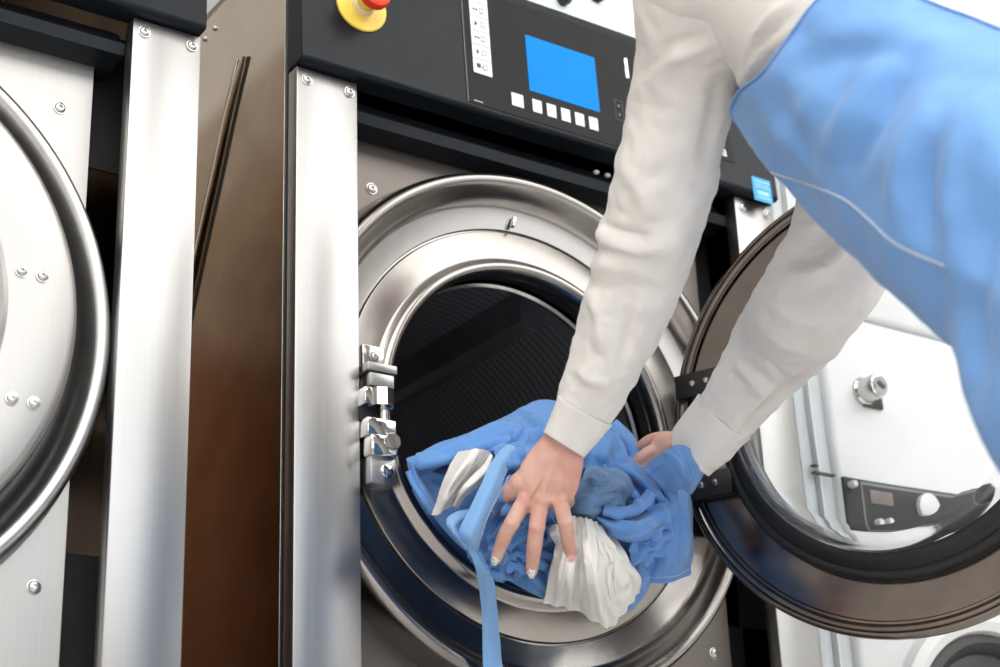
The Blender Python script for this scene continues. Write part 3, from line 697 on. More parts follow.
fl_ = [([(409, 464), (430, 463), (458, 460)], .0045, .006), ([(459, 440), (462, 452), (470, 462)], .004, .005), ([(462, 444), (490, 431), (520, 418)], .006, .007), ([(464, 452), (492, 443), (517, 432)], .005, -.007),
       ([(520, 409), (534, 422), (545, 440)], .006, .007), ([(527, 428), (524, 444), (516, 452)], .005, .006), ([(520, 424), (514, 438), (500, 446)], .004, -.006), ([(492, 454), (507, 446), (524, 456), (540, 472)], .005, .006),
       ([(420, 474), (429, 490), (436, 504)], .004, -.005), ([(428, 455), (450, 448), (470, 440)], .004, .005), ([(600, 424), (608, 442), (602, 462)], .006, .007), ([(612, 430), (622, 448), (626, 466)], .006, -.007),
       ([(588, 432), (584, 450), (578, 462)], .006, .006), ([(622, 436), (634, 450), (640, 464)], .005, .006), ([(548, 405), (570, 420), (582, 440)], .006, .005), ([(500, 470), (512, 464), (524, 468)], .004, .005), ([(505, 486), (514, 480), (522, 484)], .003, -.004)]
rc = random.Random(3)
for _ in range(34):
    x, y = rc.uniform(484, 562), rc.uniform(504, 590); an = rc.uniform(-.5, 2.4); l_ = rc.uniform(8, 22)
    fl_.append(([(x-l_*math.cos(an), y-l_*math.sin(an)), (x+rc.uniform(-4, 4), y+rc.uniform(-4, 4)), (x+l_*math.cos(an), y+l_*math.sin(an))], rc.uniform(.0025, .0045), rc.choice((.005, -.0055, .004))))
creases(lb_, fl_)
mk('cloth', lb_, M['blue'], g1, angle=75)
C_ = sheet([[(524, 450, -.09), (508, 445, -.105), (493, 460, -.12), (480, 487, -.125), (468, 512, -.12), (459, 533, -.11), (465, 549, -.095)],
            [(522, 455, -.095), (511, 451, -.115), (500, 466, -.13), (490, 490, -.135), (479, 515, -.13), (470, 538, -.12), (471, 550, -.10)],
            [(520, 460, -.09), (514, 459, -.11), (507, 471, -.125), (499, 492, -.13), (488, 518, -.125), (481, 541, -.11), (478, 551, -.095)]], 120, 26, th=.0025, amp=.001, seed=4.)
C2_ = sheet([[(470, 508, -.09), (452, 514, -.10), (446, 522, -.105), (452, 534, -.11), (466, 549, -.10)],
             [(472, 514, -.095), (458, 520, -.11), (453, 527, -.115), (458, 537, -.115), (470, 550, -.10)],
             [(474, 520, -.09), (464, 526, -.10), (460, 531, -.105), (464, 539, -.105), (475, 550, -.095)]], 70, 20, th=.0025, amp=.0008)
mk('waistband', join([C_, C2_]), M['strap'], g1, angle=75)
D_ = sheet([[(466, 546, -.080), (475, 567, -.075), (481, 604, -.035), (483, 638, -.014), (484, 680, -.008), (486, 725, -.006), (488, 790, -.004)],
            [(474, 549, -.083), (484, 571, -.078), (489, 606, -.038), (491.5, 638, -.016), (494, 680, -.010), (496, 725, -.008), (499, 790, -.006)],
            [(482, 553, -.080), (493, 577, -.073), (497, 608, -.036), (500, 638, -.014), (503.5, 680, -.008), (506, 725, -.006), (510, 790, -.004)]], 120, 18, th=.002, amp=.0012, seed=9.)
tag(mk('strap', D_, M['strap'], g1, angle=75), 'lighter blue cotton strap hanging down in front of the opening')
# seam stitching on the folded waistband
def stitches(name, pts, parent, n=26, r=.0005, dy=-.0025, m=M['thread']):
    S_ = spline([at(*p) for p in pts], n*2); bm = bmesh.new()
    for i in range(0, n*2-1, 2): tube(bm, [Vector(S_[i])+Vector((0, dy, 0)), Vector(S_[i+1])+Vector((0, dy, 0))], [r, r], 6, 1)
    return mk(name, bm, m, parent)
tag(stitches('stitching', [(508, 476, -.128), (497, 496, -.132), (486, 519, -.128), (479, 541, -.113)], g1), kind='stuff')

B_ = sheet([[(458, 452, -.06), (448, 470, -.07), (440, 489, -.065), (431, 515, -.05)],
            [(472, 450, -.095), (459, 471, -.105), (448, 491, -.095), (440, 514, -.07)],
            [(484, 450, -.100), (471, 470, -.095), (457, 488, -.085), (448, 508, -.06)],
            [(492, 454, -.080), (482, 472, -.080), (467, 485, -.085), (456, 502, -.06)],
            [(487, 462, -.070), (479, 477, -.088), (467, 488, -.09), (459, 499, -.06)]], 80, 60, th=.003, amp=.0012, fold=.0008, fdir=(.2, 1), ffreq=3, seed=11)
creases(B_, [([(486, 454), (477, 470), (465, 484), (455, 496)], .003, -.006), ([(476, 456), (466, 472), (454, 488), (444, 504)], .0035, .003), ([(490, 458), (483, 471), (473, 482)], .002, .003)])
B_ = join([B_, sheet([[(490, 453, -.088), (482, 466, -.098), (470, 478, -.102), (460, 490, -.096), (452, 506, -.07)], [(493, 456, -.095), (487, 470, -.106), (475, 482, -.110), (464, 492, -.100), (455, 507, -.074)], [(492, 461, -.085), (489, 474, -.095), (479, 486, -.098), (467, 496, -.088), (458, 508, -.066)]], 60, 14, th=.003, amp=.0006)])
gB = mk('garment_cuff', B_, M['white_cloth'], None, angle=75)
tag(gB, 'small folded white cotton cuff poking out at the left of the blue laundry heap', 'clothing', 'laundry in the washer opening')
F_ = sheet([[(562, 518, -.12), (555, 548, -.12), (549, 578, -.105), (544, 604, -.075)],
            [(570, 516, -.14), (568, 550, -.155), (565, 582, -.14), (563, 608, -.085)],
            [(578, 517, -.135), (579, 551, -.145), (578, 584, -.13), (577, 612, -.08)],
            [(585, 518, -.145), (591, 552, -.168), (595, 588, -.155), (596, 622, -.095)],
            [(592, 520, -.138), (600, 552, -.150), (606, 588, -.138), (609, 628, -.085)],
            [(599, 524, -.14), (611, 552, -.155), (619, 586, -.14), (620, 618, -.085)],
            [(606, 529, -.12), (619, 553, -.128), (629, 580, -.115), (630, 605, -.07)],
            [(612, 535, -.115), (627, 556, -.120), (639, 576, -.10), (638, 592, -.06)],
            [(610, 542, -.08), (622, 560, -.08), (634, 578, -.07), (634, 594, -.04)]], 130, 90, th=.003, amp=.0010, sc_=20, fold=.0014, fdir=(.0, 1), ffreq=9, seed=12)
F2_ = sheet([[(549, 527, -.135), (556, 524, -.145), (566, 526, -.14)], [(550, 536, -.14), (558, 534, -.15), (567, 537, -.145)], [(556, 546, -.12), (562, 546, -.13), (568, 548, -.13)]], 30, 24, th=.003, amp=.0015)
F_ = join([F_, F2_])
creases(F_, [([(571, 524), (566, 560), (558, 600)], .0035, -.006), ([(579, 522), (580, 560), (578, 606)], .0035, -.007), ([(587, 522), (597, 560), (604, 618)], .0035, -.006), ([(596, 526), (611, 560), (619, 606)], .0035, -.006),
             ([(575, 524), (573, 560), (569, 606)], .003, .004), ([(583, 524), (588, 562), (592, 612)], .003, .005), ([(592, 526), (604, 560), (613, 614)], .003, .005), ([(602, 532), (620, 562), (630, 600)], .003, .005), ([(564, 522), (558, 550), (552, 580)], .003, .004), ([(608, 536), (626, 566), (634, 590)], .003, -.004)])
gF = mk('shirt_bundle', F_, M['white_cloth'], None, angle=75)
tag(gF, 'bunched white cotton shirt fanning out below the fingertips, largest white cloth of the heap', 'clothing', 'laundry in the washer opening')
G_ = sheet([[(575, 524, -.10), (570, 512, -.125), (574, 494, -.135), (582, 474, -.125), (588, 464, -.09)],
            [(586, 521, -.13), (586, 508, -.150), (590, 494, -.160), (597, 477, -.150), (601, 463, -.10)],
            [(599, 519, -.135), (600, 508, -.152), (604, 496, -.160), (609, 481, -.150), (612, 465, -.10)],
            [(611, 519, -.13), (613, 510, -.138), (617, 500, -.142), (622, 486, -.138), (624, 471, -.10)],
            [(622, 520, -.11), (625, 510, -.115), (628, 500, -.120), (631, 492, -.110), (631, 479, -.09)]], 90, 80, th=.002, amp=.0038, sc_=24, fold=.002, fdir=(.7, .6), ffreq=2.4, seed=13)
creases(G_, [([(574, 508), (598, 500), (622, 494)], .005, .006), ([(588, 478), (604, 486), (624, 486)], .004, -.007), ([(580, 492), (596, 486), (612, 478)], .004, .004), ([(600, 468), (612, 472), (622, 480)], .004, .004), ([(590, 512), (606, 508), (618, 504)], .003, -.004)])
gG = mk('cloth_bundle', G_, M['greyblue'], None, angle=75)
tag(gG, 'puffed dusty blue cloth beside the hand, greyer than the rest of the heap', 'clothing', 'laundry in the washer opening')
H1_ = sheet([[(612, 452, -.07), (634, 456, -.09), (656, 474, -.10), (676, 499, -.095)],
             [(616, 466, -.10), (634, 473, -.12), (652, 489, -.125), (668, 508, -.11)],
             [(622, 480, -.095), (634, 487, -.105), (647, 500, -.110), (658, 517, -.10)],
             [(628, 494, -.10), (636, 498, -.12), (645, 507, -.125), (652, 522, -.11)]], 80, 60, th=.002, amp=.0025, sc_=30, fold=.002, fdir=(0, 1), ffreq=2.0, seed=14)
H2_ = sheet([[(594, 512, -.12), (610, 516, -.125), (634, 517, -.13), (652, 508, -.12), (664, 494, -.10)],
             [(597, 518, -.14), (613, 526, -.152), (637, 527, -.155), (657, 516, -.14), (669, 501, -.12)],
             [(601, 523, -.135), (616, 534, -.145), (639, 535, -.15), (660, 523, -.135), (673, 507, -.115)],
             [(606, 527, -.11), (620, 541, -.12), (641, 542, -.125), (662, 530, -.11), (675, 512, -.09)]], 100, 50, th=.002, amp=.0022, sc_=34, fold=.0016, fdir=(.2, 1), ffreq=2, seed=15)
H3_ = sheet([[(628, 538, -.12), (642, 540, -.12), (656, 534, -.11), (668, 520, -.09)],
             [(630, 552, -.125), (646, 554, -.125), (660, 546, -.115), (668, 536, -.09)],
             [(632, 566, -.10), (646, 566, -.11), (656, 558, -.105), (664, 552, -.08)]], 60, 40, th=.002, amp=.004, sc_=44, fold=.0026, fdir=(.8, .5), ffreq=3, seed=16)
I_ = sheet([[(655, 470, -.05), (672, 474, -.055), (688, 486, -.045), (693, 492, -.02)],
            [(655, 500, -.065), (672, 506, -.075), (688, 515, -.06), (692, 520, -.03)],
            [(650, 535, -.07), (668, 542, -.085), (686, 550, -.07), (691, 552, -.03)],
            [(642, 562, -.06), (662, 566, -.075), (682, 566, -.06), (690, 562, -.03)],
            [(634, 582, -.04), (655, 583, -.055), (676, 581, -.045), (688, 574, -.02)]], 80, 80, th=.002, amp=.0022, sc_=18, fold=.0012, fdir=(1, .2), ffreq=2, seed=17, hem=.10)
L_ = sheet([[(626, 560, -.07), (636, 574, -.075), (634, 592, -.06), (620, 611, -.03)],
            [(638, 552, -.08), (644, 572, -.075), (640, 592, -.055), (627, 613, -.03)],
            [(652, 556, -.06), (652, 574, -.05), (645, 594, -.04), (632, 609, -.02)]], 50, 30, th=.002, amp=.002, seed=18)
J_ = sheet([[(648, 466, -0.125), (658, 455, -0.150), (674, 446, -0.160), (690, 450, -0.155), (706, 465, -0.125)],
            [(650, 474, -0.135), (662, 464, -0.165), (678, 458, -0.175), (691, 463, -0.165), (704, 473, -0.135)],
            [(656, 484, -0.125), (668, 477, -0.150), (680, 474, -0.160), (690, 479, -0.150), (699, 485, -0.125)],
            [(664, 494, -0.095), (674, 490, -0.115), (682, 490, -0.120), (689, 492, -0.115), (693, 495, -0.095)]], 80, 60, th=.002, amp=.002, sc_=24, fold=.0014, fdir=(1, .3), ffreq=2, seed=19)
gh_ = join([band([(604, 508, -.145), (620, 512, -.15), (640, 506, -.145), (652, 492, -.135)], 6, .007), band([(656, 474, -.105), (670, 490, -.110), (672, 506, -.105), (660, 524, -.10)], 6, .006), band([(640, 548, -.12), (654, 544, -.115), (664, 532, -.10)], 6, .006), band([(648, 500, -.125), (656, 530, -.12), (650, 556, -.10)], 6, .006),H1_, H2_, H3_, I_, L_, J_])
creases(gh_, [([(612, 520), (636, 526), (660, 512)], .0045, .006), ([(604, 530), (630, 538), (654, 530)], .004, -.005), ([(632, 470), (650, 486), (662, 505)], .004, -.006), ([(640, 466), (658, 480), (672, 498)], .003, .004), ([(624, 484), (634, 494), (640, 508)], .004, .005),
              ([(660, 500), (668, 530), (664, 565)], .006, .006), ([(676, 492), (682, 525), (680, 565)], .006, -.005), ([(650, 545), (652, 560), (646, 575)], .004, -.004), ([(664, 452), (676, 462), (684, 478)], .004, .005), ([(680, 450), (690, 464), (694, 478)], .004, -.004), ([(636, 545), (650, 550), (662, 544)], .003, .004)])
gH = mk('garment', gh_, M['blue'], None, angle=75)
tag(gH, 'blue cotton garment with a stitched hem spilling over the right side of the washer opening', 'clothing', 'laundry in the washer opening')
stitches('stitching', [(640, 577, -.055), (658, 578, -.06), (676, 576, -.052), (688, 569, -.03)], gH, 24)['kind'] = 'stuff'
stitches('stitching', [(634, 462, -.102), (654, 480, -.115), (671, 502, -.11)], gH, 22)['kind'] = 'stuff'

# ------------------------------------------------------------------ person
def V(px, py, dep): return pd(px, py, dep)
D0 = (at(545, 490, -.162)-CAM).dot(FW)
D1 = (at(655, 458, -.105)-CAM).dot(FW)
NK = V(820, -15, 1.60); HP = V(1135, 222, 1.27)
SL = V(703, -42, 1.53); SR = V(930, 20, 1.72)
EL = V(650, 232, D0-.045); WL = V(566, 440, D0); ER = V(822, 288, 1.735); WR = V(693, 451, D1)
nl = [(571, 432, D0), (588, 402, D0-.004), (612, 348, D0-.015), (634, 290, D0-.03), (650, 235, D0-.045), (664, 180, D0-.065), (679, 110, D0-.09), (692, 45, D0-.12), (704, -20, 1.53), (730, -70, 1.54)]
fl = [(694, 452, D1), (722, 420, D1-.01), (748, 385, D1-.03), (778, 345, D1-.055), (812, 300, 1.74), (838, 255, 1.72), (858, 190, 1.70), (885, 100, 1.70), (912, 20, 1.70)]
S = (SR-SL).normalized(); Tn = (HP-NK).normalized(); FR = Tn.cross(S).normalized()
if FR.z > 0: FR = -FR
person = empty('person', (HP.x, HP.y, 0), 'person in off white ribbed shirt and blue overalls bending to push laundry into the washer', 'person')
def handbm(fingers, palm, knuckles, tendons, extra=()):
    bm = bmesh.new()
    pts, rad = palm; tube(bm, pts, rad, 28, 6, flat=RT)
    for pts, rad in fingers: tube(bm, pts, rad, 18, 6)
    for p, r_ in knuckles: ell(bm, p, (r_, r_, r_), seg=16)
    for pts, rad in tendons: tube(bm, pts, rad, 10, 6)
    return bm
def P(l, d0): return [V(x, y, d0+d) for x, y, d in l]
f = [(P([(536, 488, .006), (524, 503, -.003), (513, 521, -.008), (504, 538, -.003), (495.5, 561, .010)], D0), [.0095, .0090, .0082, .0078, .0060]),
     (P([(546, 488, .006), (541, 502, -.004), (537, 526, -.010), (534, 549, -.004), (531.5, 573, .008)], D0), [.0095, .0092, .0084, .0080, .0062]),
     (P([(556, 488, .006), (560, 502, -.003), (565, 521, -.008), (568, 539, -.003), (571.5, 559, .008)], D0), [.0095, .0088, .0080, .0074, .0057]),
     (P([(560, 484, .010), (566, 493, .018), (568, 499, .034), (568, 503, .050), (566, 506, .062)], D0), [.0090, .0080, .0072, .0068, .0055]),
     (P([(550, 462, .010), (533, 472, .006), (518, 484, .004), (508, 495, .016), (499, 507, .042)], D0), [.0130, .0125, .0100, .0088, .0066])]
palm = (P([(575, 420, .004), (566, 440, .002), (557, 460, .0), (549, 478, .0), (544, 494, .003), (542, 503, .010)], D0),
        [(.0220, .0180), (.0225, .0175), (.0285, .0160), (.0320, .0145), (.0300, .0125), (.0250, .008)])
kn = [(V(526, 501, D0-.004), .0098), (V(542, 499, D0-.006), .0100), (V(559, 500, D0-.004), .0096), (V(566, 491, D0+.008), .0090),
      (V(512, 523, D0-.009), .0086), (V(537, 527, D0-.011), .0089), (V(565.5, 522, D0-.009), .0084), (V(519, 483, D0+.002), .0108)]
tn = [(P([(528, 499, -.0105), (541, 478, -.0125), (556, 456, -.0130)], D0), [.0032, .0028, .0020]), (P([(542, 497, -.0125), (549, 476, -.0140), (560, 455, -.0140)], D0), [.0032, .0028, .0020]),
      (P([(558, 498, -.0105), (558, 478, -.0125), (564, 456, -.0130)], D0), [.0030, .0026, .0020])]
hl = handbm(f, palm, kn, tn); tube(hl, [V(575, 420, D0+.004), V(*nl[1])], [(.020, .017), (.022, .020)], 24, 6, flat=RT)
hand_l = fuse(hl, .0014, 5, .5)
f2 = [(P([(668, 450, .006), (652, 452, .0), (640, 460, .0), (634, 470, .006), (630, 482, .014)], D1), [.0090, .0086, .0080, .0076, .006]),
      (P([(668, 454, .004), (654, 459, .0), (644, 469, .0), (638, 480, .004), (635, 492, .012)], D1), [.0090, .0088, .0082, .0078, .006]),
      (P([(669, 458, .004), (658, 465, .0), (650, 476, .0), (645, 488, .006), (643, 500, .014)], D1), [.0090, .0086, .0080, .0074, .0058]),
      (P([(670, 462, .006), (663, 471, .004), (657, 482, .006), (654, 492, .010), (653, 500, .016)], D1), [.0085, .0078, .0072, .0066, .0054]),
      (P([(685, 444, .010), (670, 440, .016), (654, 441, .026), (644, 446, .036), (636, 453, .044)], D1), [.0115, .0105, .0095, .0085, .0065])]
palm2 = (P([(708, 443, .004), (693, 450, .002), (680, 453, .0), (668, 456, .0), (658, 459, .005)], D1), [(.0175, .0200), (.0170, .0205), (.0155, .0250), (.0140, .0270), (.009, .022)])
h2 = bmesh.new(); tube(h2, palm2[0], palm2[1], 24, 6, flat=FW)
for pts, rad in f2: tube(h2, pts, rad, 16, 6)
tube(h2, [V(708, 443, D1+.004), V(*fl[1])], [(.018, .021), (.020, .020)], 20, 6, flat=FW)
hand_r = fuse(h2, .0017, 4, .5)
# trunk, limbs, neck and head as one skin
bm = bmesh.new()
up = -Tn
hdir = (up*.6+Vector((.05, .15, .75))).normalized()
tube(bm, [NK+up*.02, NK+Tn*.08, NK+Tn*.22, HP-Tn*.06, HP+Tn*.03], [(.08, .14), (.10, .155), (.095, .135), (.10, .15), (.09, .14)], 32, 6, flat=FR)
tube(bm, [NK+Tn*.02, NK+hdir*.06, NK+hdir*.12], [.058, .050, .052], 24, 4)
hr = Matrix((S, hdir.cross(S).normalized(), hdir)).transposed()
face = hdir.cross(S).normalized()
if face.dot(FR) < 0: face = -face
hc = NK+hdir*.20
ell(bm, hc, (.075, .092, .108), hr, 32); ell(bm, hc+face*.028-hdir*.055, (.052, .058, .052), hr, 24)
ell(bm, hc+face*.098-hdir*.012, (.011, .016, .020), hr, 12); ell(bm, hc+face*.090-hdir*.046, (.022, .010, .006), hr, 12); ell(bm, hc+face*.084-hdir*.058, (.018, .010, .006), hr, 12)
for s_ in (-1, 1):
    ell(bm, hc+S*s_*.076-hdir*.005-face*.005, (.008, .020, .032), hr, 12); ell(bm, hc+S*s_*.028+face*.085+hdir*.018, (.022, .008, .006), hr, 12)
tube(bm, [NK+Tn*.03, SL, V(*nl[6]), V(*nl[4]), V(*nl[2]), V(*nl[1])], [.05, .050, .034, .032, .026, .018], 20, 6)
tube(bm, [NK+Tn*.03, SR, V(*fl[6]), V(*fl[4]), V(*fl[2]), V(*fl[1])], [.05, .050, .034, .030, .022, .018], 20, 6)
HL = HP-S*.066; HR = HP+S*.085
KL = Vector((HL.x+.005, HL.y-.035, .47)); KR = Vector((HR.x+.03, HR.y+.04, .47)); AL = Vector((KL.x-.01, KL.y-.10, .09)); AR = Vector((KR.x+.02, KR.y-.10, .09))
for h_, k_, a_ in ((HL, KL, AL), (HR, KR, AR)):
    tube(bm, [h_, h_*.5+k_*.5, k_, k_*.6+a_*.4, a_], [.085, .075, .052, .05, .034], 24, 6)
    tube(bm, [a_+Vector((0, -.03, -.03)), a_+Vector((0, .06, -.055)), a_+Vector((0, .15, -.068))], [.035, .030, .016], 16, 5)
core = fuse(bm, .007, 6, .5)
bm = from_mesh(core); bm.from_mesh(hand_l); bm.from_mesh(hand_r)
body = mk('body', bm, M['skin'], person, angle=180)
# nails
def nail(c, dirp, r1, r2, m, lift):
    n_ = (CAM-c).normalized(); d_ = (dirp-dirp.dot(n_)*n_).normalized(); s_ = n_.cross(d_)
    bm = bmesh.new(); ell(bm, (0, 0, 0), (r1, r2, .0016), seg=20)
    bmesh.ops.transform(bm, matrix=Matrix.Translation(c+n_*lift) @ Matrix((s_, d_, n_)).transposed().to_4x4(), verts=bm.verts[:])
    return mk('fingernail', bm, m, body)
tag(nail(V(495.5, 560, D0+.008), V(495, 566, D0)-V(499, 556, D0), .0044, .0066, M['glitter'], .0062), 'silver glitter nail')
tag(nail(V(531.8, 572, D0+.006), V(531, 578, D0)-V(532.5, 566, D0), .0048, .0072, M['glitter'], .0064), 'silver glitter nail')
nail(V(571.3, 557, D0+.006), V(572, 562, D0)-V(570.5, 552, D0), .0042, .0055, M['nail'], .0058)
# hair and shoes
bm = bmesh.new(); ell(bm, hc-face*.014+hdir*.012, (.082, .094, .112), hr, 40)
bmesh.ops.delete(bm, geom=[v for v in bm.verts if (v.co-hc).dot(face) > .045 and (v.co-hc).dot(hdir) < .07], context='VERTS')
tube(bm, [hc-face*.08, hc-face*.12-hdir*.03, hc-face*.13-hdir*.10], [.03, .03, .012], 14, 5)
mk('hair', bm, M['hair'], person, angle=180)
for a_ in (AL, AR):
    bm = bmesh.new(); tube(bm, [a_+Vector((0, -.075, -.055)), a_+Vector((0, -.02, -.045)), a_+Vector((0, .07, -.052)), a_+Vector((0, .17, -.062))], [(.022, .032), (.042, .040), (.034, .040), (.020, .030)], 20, 6, flat=(0, 0, 1))
    for v in bm.verts: v.co.z = max(v.co.z, 0)
    mk('shoe', bm, M['shoe'], person)

# shirt
def sd(amp, el, seed, side=0., km=1.5):
    def f_(p, th, L, t):
        q = Vector((p.x+seed, p.y, p.z))
        k = math.exp(-((t-el)/.10)**2)
        d = amp*fbm(q, 16, 3)*1.2+amp*.8*(ridge(q, 11)-.3)
        d += k*amp*km*math.sin(L*150+2*math.sin(th+seed))*max(0, math.cos(th-side))
        d += .0016*fbm(q, 60, 2)
        return d
    return f_
bm = bmesh.new()
# left (near) sleeve
nr = [.0225, .030, .0385, .0455, .0500, .0500, .0510, .0545, .060, .060]
tube(bm, [V(*p) for p in nl], nr, 100, 24, disp=sd(.0026, .40, 1., 2.2, 1.2))
creases(bm, [([(596, 236), (622, 246), (648, 250), (672, 240)], .010, .009), ([(598, 222), (622, 232), (645, 236)], .006, -.007), ([(640, 90), (665, 62), (700, 48)], .009, .007), ([(640, 80), (668, 48), (705, 36)], .006, -.006),
             ([(632, 296), (630, 330), (622, 365)], .006, -.006), ([(640, 296), (640, 330), (632, 365)], .007, .004), ([(605, 150), (640, 190), (655, 225)], .012, .004), ([(585, 290), (600, 320), (600, 350)], .008, .005),
             ([(720, 60), (712, 120), (700, 170)], .010, -.005), ([(576, 370), (590, 380), (606, 384)], .006, .004), ([(690, 200), (675, 250), (660, 290)], .012, .004)])
sl1 = bm; bm = bmesh.new()
fr_ = [.0300, .0350, .0410, .0500, .0560, .0560, .0580, .062, .065]
tube(bm, [V(*p) for p in fl], fr_, 100, 20, disp=sd(.0022, .45, 5., 1.0, .5))
creases(bm, [([(783, 276), (808, 276), (832, 262), (852, 232)], .009, .014), ([(790, 258), (822, 252), (846, 224)], .007, -.012), ([(738, 438), (756, 416), (780, 392), (816, 366)], .0045, -.011),
             ([(748, 442), (768, 420), (792, 400), (828, 372)], .005, .008), ([(735, 365), (752, 380), (764, 398)], .006, .006), ([(760, 330), (790, 345), (812, 352)], .010, .006), ([(748, 352), (770, 366), (785, 380)], .006, -.006),
             ([(800, 230), (822, 224), (842, 206)], .007, .008), ([(770, 300), (800, 318), (830, 318)], .012, .007)])
b0 = bm; bm = join([sl1, b0]) if False else b0
m0 = bpy.data.meshes.new('t'); sl1.to_mesh(m0); sl1.free(); bm.from_mesh(m0)
# small pocket of loose cloth under the elbow of the far sleeve
sh_t = bmesh.new()
tube(sh_t, [NK+up*.05, NK+Tn*.02, NK+Tn*.12, NK+Tn*.26, HP-Tn*.02, HP+Tn*.05], [(.070, .11), (.106, .150), (.112, .155), (.104, .145), (.108, .155), (.09, .14)], 64, 14, flat=FR)
tube(sh_t, [NK+Tn*.06+S*.02, SL+Tn*.02, SL+(EL-SL)*.10], [.08, .066, .046], 40, 8); tube(sh_t, [NK+Tn*.06-S*.02, SR+Tn*.02, SR+(ER-SR)*.1], [.08, .066, .050], 40, 8)
tme = fuse(sh_t, .006, 6, .5)
b2 = from_mesh(tme)
for v in b2.verts:
    v.co += v.normal*(.003*fbm(v.co, 14, 3)+.003*(ridge(v.co+Vector((4, 0, 0)), 10)-.3))
creases(b2, [([(738, 92), (755, 62), (790, 30)], .008, .008), ([(745, 60), (765, 30), (790, 0)], .008, .008), ([(742, 78), (760, 46), (790, 14)], .006, -.007)])
tm2 = bpy.data.meshes.new('t'); b2.to_mesh(tm2); b2.free(); bm.from_mesh(tm2)
shirt = mk('shirt', bm, M['shirt'], person, angle=180)
# cuffs
def cuff(pts, rad, nm='cuff', seed=0):
    bm = bmesh.new(); tube(bm, pts, rad, 48, 10, cap=False, disp=lambda p, th, L, t: .0022*math.sin(th*3+seed)+.0012*fbm(p, 40, 2))
    o = mk(nm, bm, M['shirt'], shirt, angle=60); k = o.modifiers.new('thick', 'SOLIDIFY'); k.thickness = .0018; k.offset = 0
    return o
cuff([V(563, 444, D0-.002), V(573, 428, D0-.002), V(584, 409, D0-.004)], [.0235, .0262, .0305], seed=.4)
cuff([V(688, 458, D1-.002), V(703, 441, D1-.005), V(724, 417, D1-.012)], [.0300, .0335, .0365], seed=2.)

# overalls : trunk shell and legs in one surface, cut open at armholes and back
ov_ = bmesh.new()
tube(ov_, [NK+Tn*.00, NK+Tn*.07+FR*.010, NK+Tn*.16+FR*.020, NK+Tn*.28+FR*.022, HP-Tn*.04+FR*.015, HP+Tn*.06, HP+Tn*.09], [(.108, .135), (.125, .160), (.138, .166), (.140, .165), (.142, .178), (.12, .165), (.06, .10)], 72, 14, flat=FR)
for h_, k_, a_ in ((HL, KL, AL), (HR, KR, AR)):
    tube(ov_, [h_-Tn*.04, h_+(k_-h_)*.3, h_+(k_-h_)*.65, k_, k_*.6+a_*.4, a_+Vector((0, 0, .03))], [.105, .108, .098, .088, .082, .078], 40, 10)
ome = fuse(ov_, .006, 8, .5); b2 = from_mesh(ome)
for v in b2.verts:
    q = v.co; a_ = (q-NK).dot(Tn); s_ = (q-NK).dot(S); fr2 = (q-NK).dot(FR)
    stretched = Vector((a_*5, s_*14, fr2*14))
    v.co += v.normal*(.007*noise.noise(stretched*1.0)+.005*(ridge(stretched*.9+Vector((7, 0, 0)), 1.)-.3)+.003*fbm(q, 20, 3))
if 0:
    t_ = BVHTree.FromBMesh(b2)
    for px, py in ((808,2),(790,50),(770,75),(740,105),(930,2),(960,14),(998,28),(850,5),(720,60)):
        h = t_.ray_cast(CAM, ray(px, py).normalized())[0]
        if h: print('PROBE', px, py, [round(v, 3) for v in ((h-NK).dot(Tn), (h-NK).dot(S), (h-NK).dot(FR))])
creases(b2, [([(885, 60), (855, 110), (825, 150)], .016, .010), ([(940, 90), (905, 160), (893, 215)], .014, .010), ([(962, 110), (952, 190), (946, 262)], .012, .009),
             ([(800, 45), (880, 34), (960, 48)], .018, .006), ([(980, 110), (1000, 170)], .02, .012), ([(905, 70), (872, 125), (850, 170)], .013, -.010),
             ([(925, 140), (922, 195), (932, 250)], .013, -.011), ([(790, 72), (850, 54), (930, 56)], .010, -.005), ([(780, 110), (800, 135), (812, 165)], .014, -.006),
             ([(1000, 200), (975, 290), (985, 380)], .016, -.009), ([(958, 330), (975, 400), (1000, 470)], .018, .006), ([(830, 80), (800, 120), (770, 150)], .014, .006)])
kill = []
for f_ in b2.faces:
    q = f_.calc_center_median(); a_ = (q-NK).dot(Tn); s_ = (q-NK).dot(S); fr2 = (q-NK).dot(FR)
    arm = .185 if fr2 < .04 else max(.10, .185-(fr2-.04)*1.25)
    if a_ < .02: kill.append(f_)
    elif abs(s_) > .075 and a_ < arm and fr2 > -.06: kill.append(f_)
    elif fr2 < -.073-(a_-.265)*.157 and a_ < .42: kill.append(f_)
bmesh.ops.delete(b2, geom=kill, context='FACES')
loose = [v for v in b2.verts if not v.link_faces]; bmesh.ops.delete(b2, geom=loose, context='VERTS')
bv_ = [v for v in b2.verts if v.is_boundary]; nb = {v: [e.other_vert(v) for e in v.link_edges if e.is_boundary] for v in bv_}
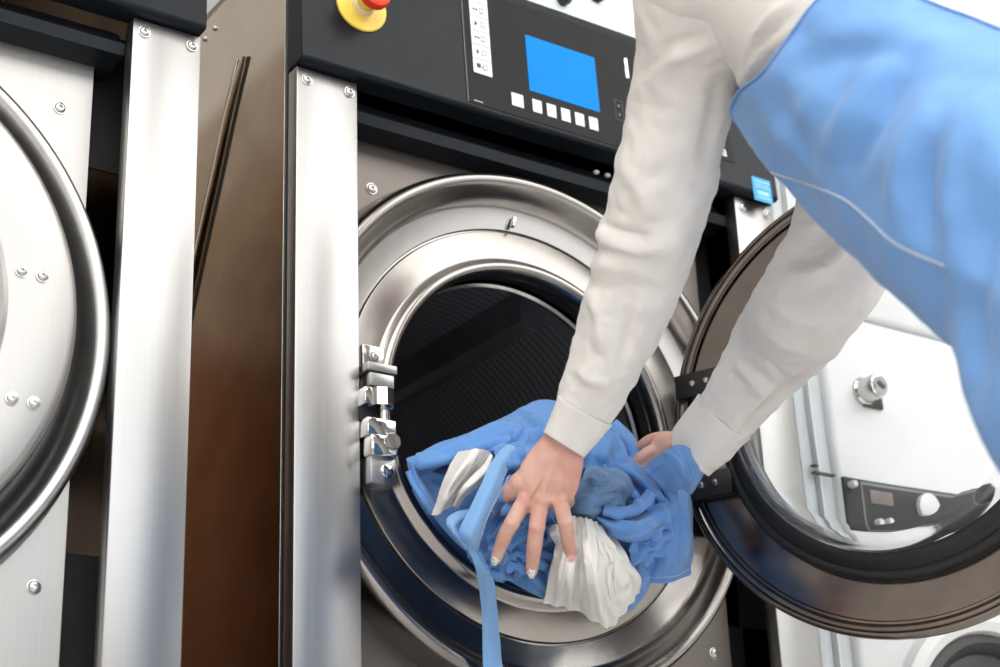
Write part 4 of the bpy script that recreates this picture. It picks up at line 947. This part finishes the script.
for _ in range(24):
    new = {v: v.co*.5+sum((x.co for x in nb[v]), Vector())/max(1, len(nb[v]))*.5 for v in bv_}
    for v, c_ in new.items(): v.co = c_
hem = []; seen = set()
for v in bv_:
    if v in seen: continue
    lp = [v]; seen.add(v); cur = v
    while True:
        nx = [x for x in nb[cur] if x not in seen]
        if not nx: break
        cur = nx[0]; seen.add(cur); lp.append(cur)
    if len(lp) > 30: hem.append([x.co+x.normal*.001 for x in lp[::3]]+[lp[0].co.copy()])
bmesh.ops.solidify(b2, geom=b2.faces[:], thickness=.002)
tm3 = bpy.data.meshes.new('overalls'); b2.to_mesh(tm3)
bvh = BVHTree.FromBMesh(b2); b2.free()
overalls = mk('overalls', tm3, M['blue_over'], person, angle=180)
def on_cloth(px, py):
    d = ray(px, py).normalized(); h = bvh.ray_cast(CAM, d)
    return h[0] if h[0] is not None else None
pts = [on_cloth(x, y) for x, y, _ in dense([(739, 143), (752, 159), (768, 171), (795, 180), (820, 189), (845, 200), (868, 219), (890, 240), (915, 254), (943, 265)], 60)]
pts = [p+(CAM-p).normalized()*.0012 for p in pts if p is not None]
if len(pts) > 3:
    bm = bmesh.new(); tube(bm, pts, [.0010]*len(pts), 8, 1); mk('seam', bm, M['thread'], overalls)
for h_ in hem:
    bm = bmesh.new(); tube(bm, h_, [.0010]*len(h_), 8, 2, cap=False); mk('hem', bm, M['blue_over'], overalls)
for s_ in (-1, 1):
    bm = bmesh.new(); tube(bm, [NK+Tn*.04+FR*.122+S*s_*.06, NK-Tn*.02+FR*.085+S*s_*.075, NK-Tn*.055+S*s_*.08, NK-Tn*.0-FR*.112+S*s_*.075, NK+Tn*.14-FR*.126+S*s_*.05, NK+Tn*.30-FR*.124+S*s_*.04, NK+Tn*.43-FR*.128+S*s_*.04], [(.003, .020)]*7, 14, 8, flat=FR)
    mk('shoulder_strap', bm, M['blue_over'], overalls)

def probe(px, py):
    q = on_cloth(px, py)
    if q is None: return None
    return tuple(round(v, 3) for v in ((q-NK).dot(Tn), (q-NK).dot(S), (q-NK).dot(FR)))
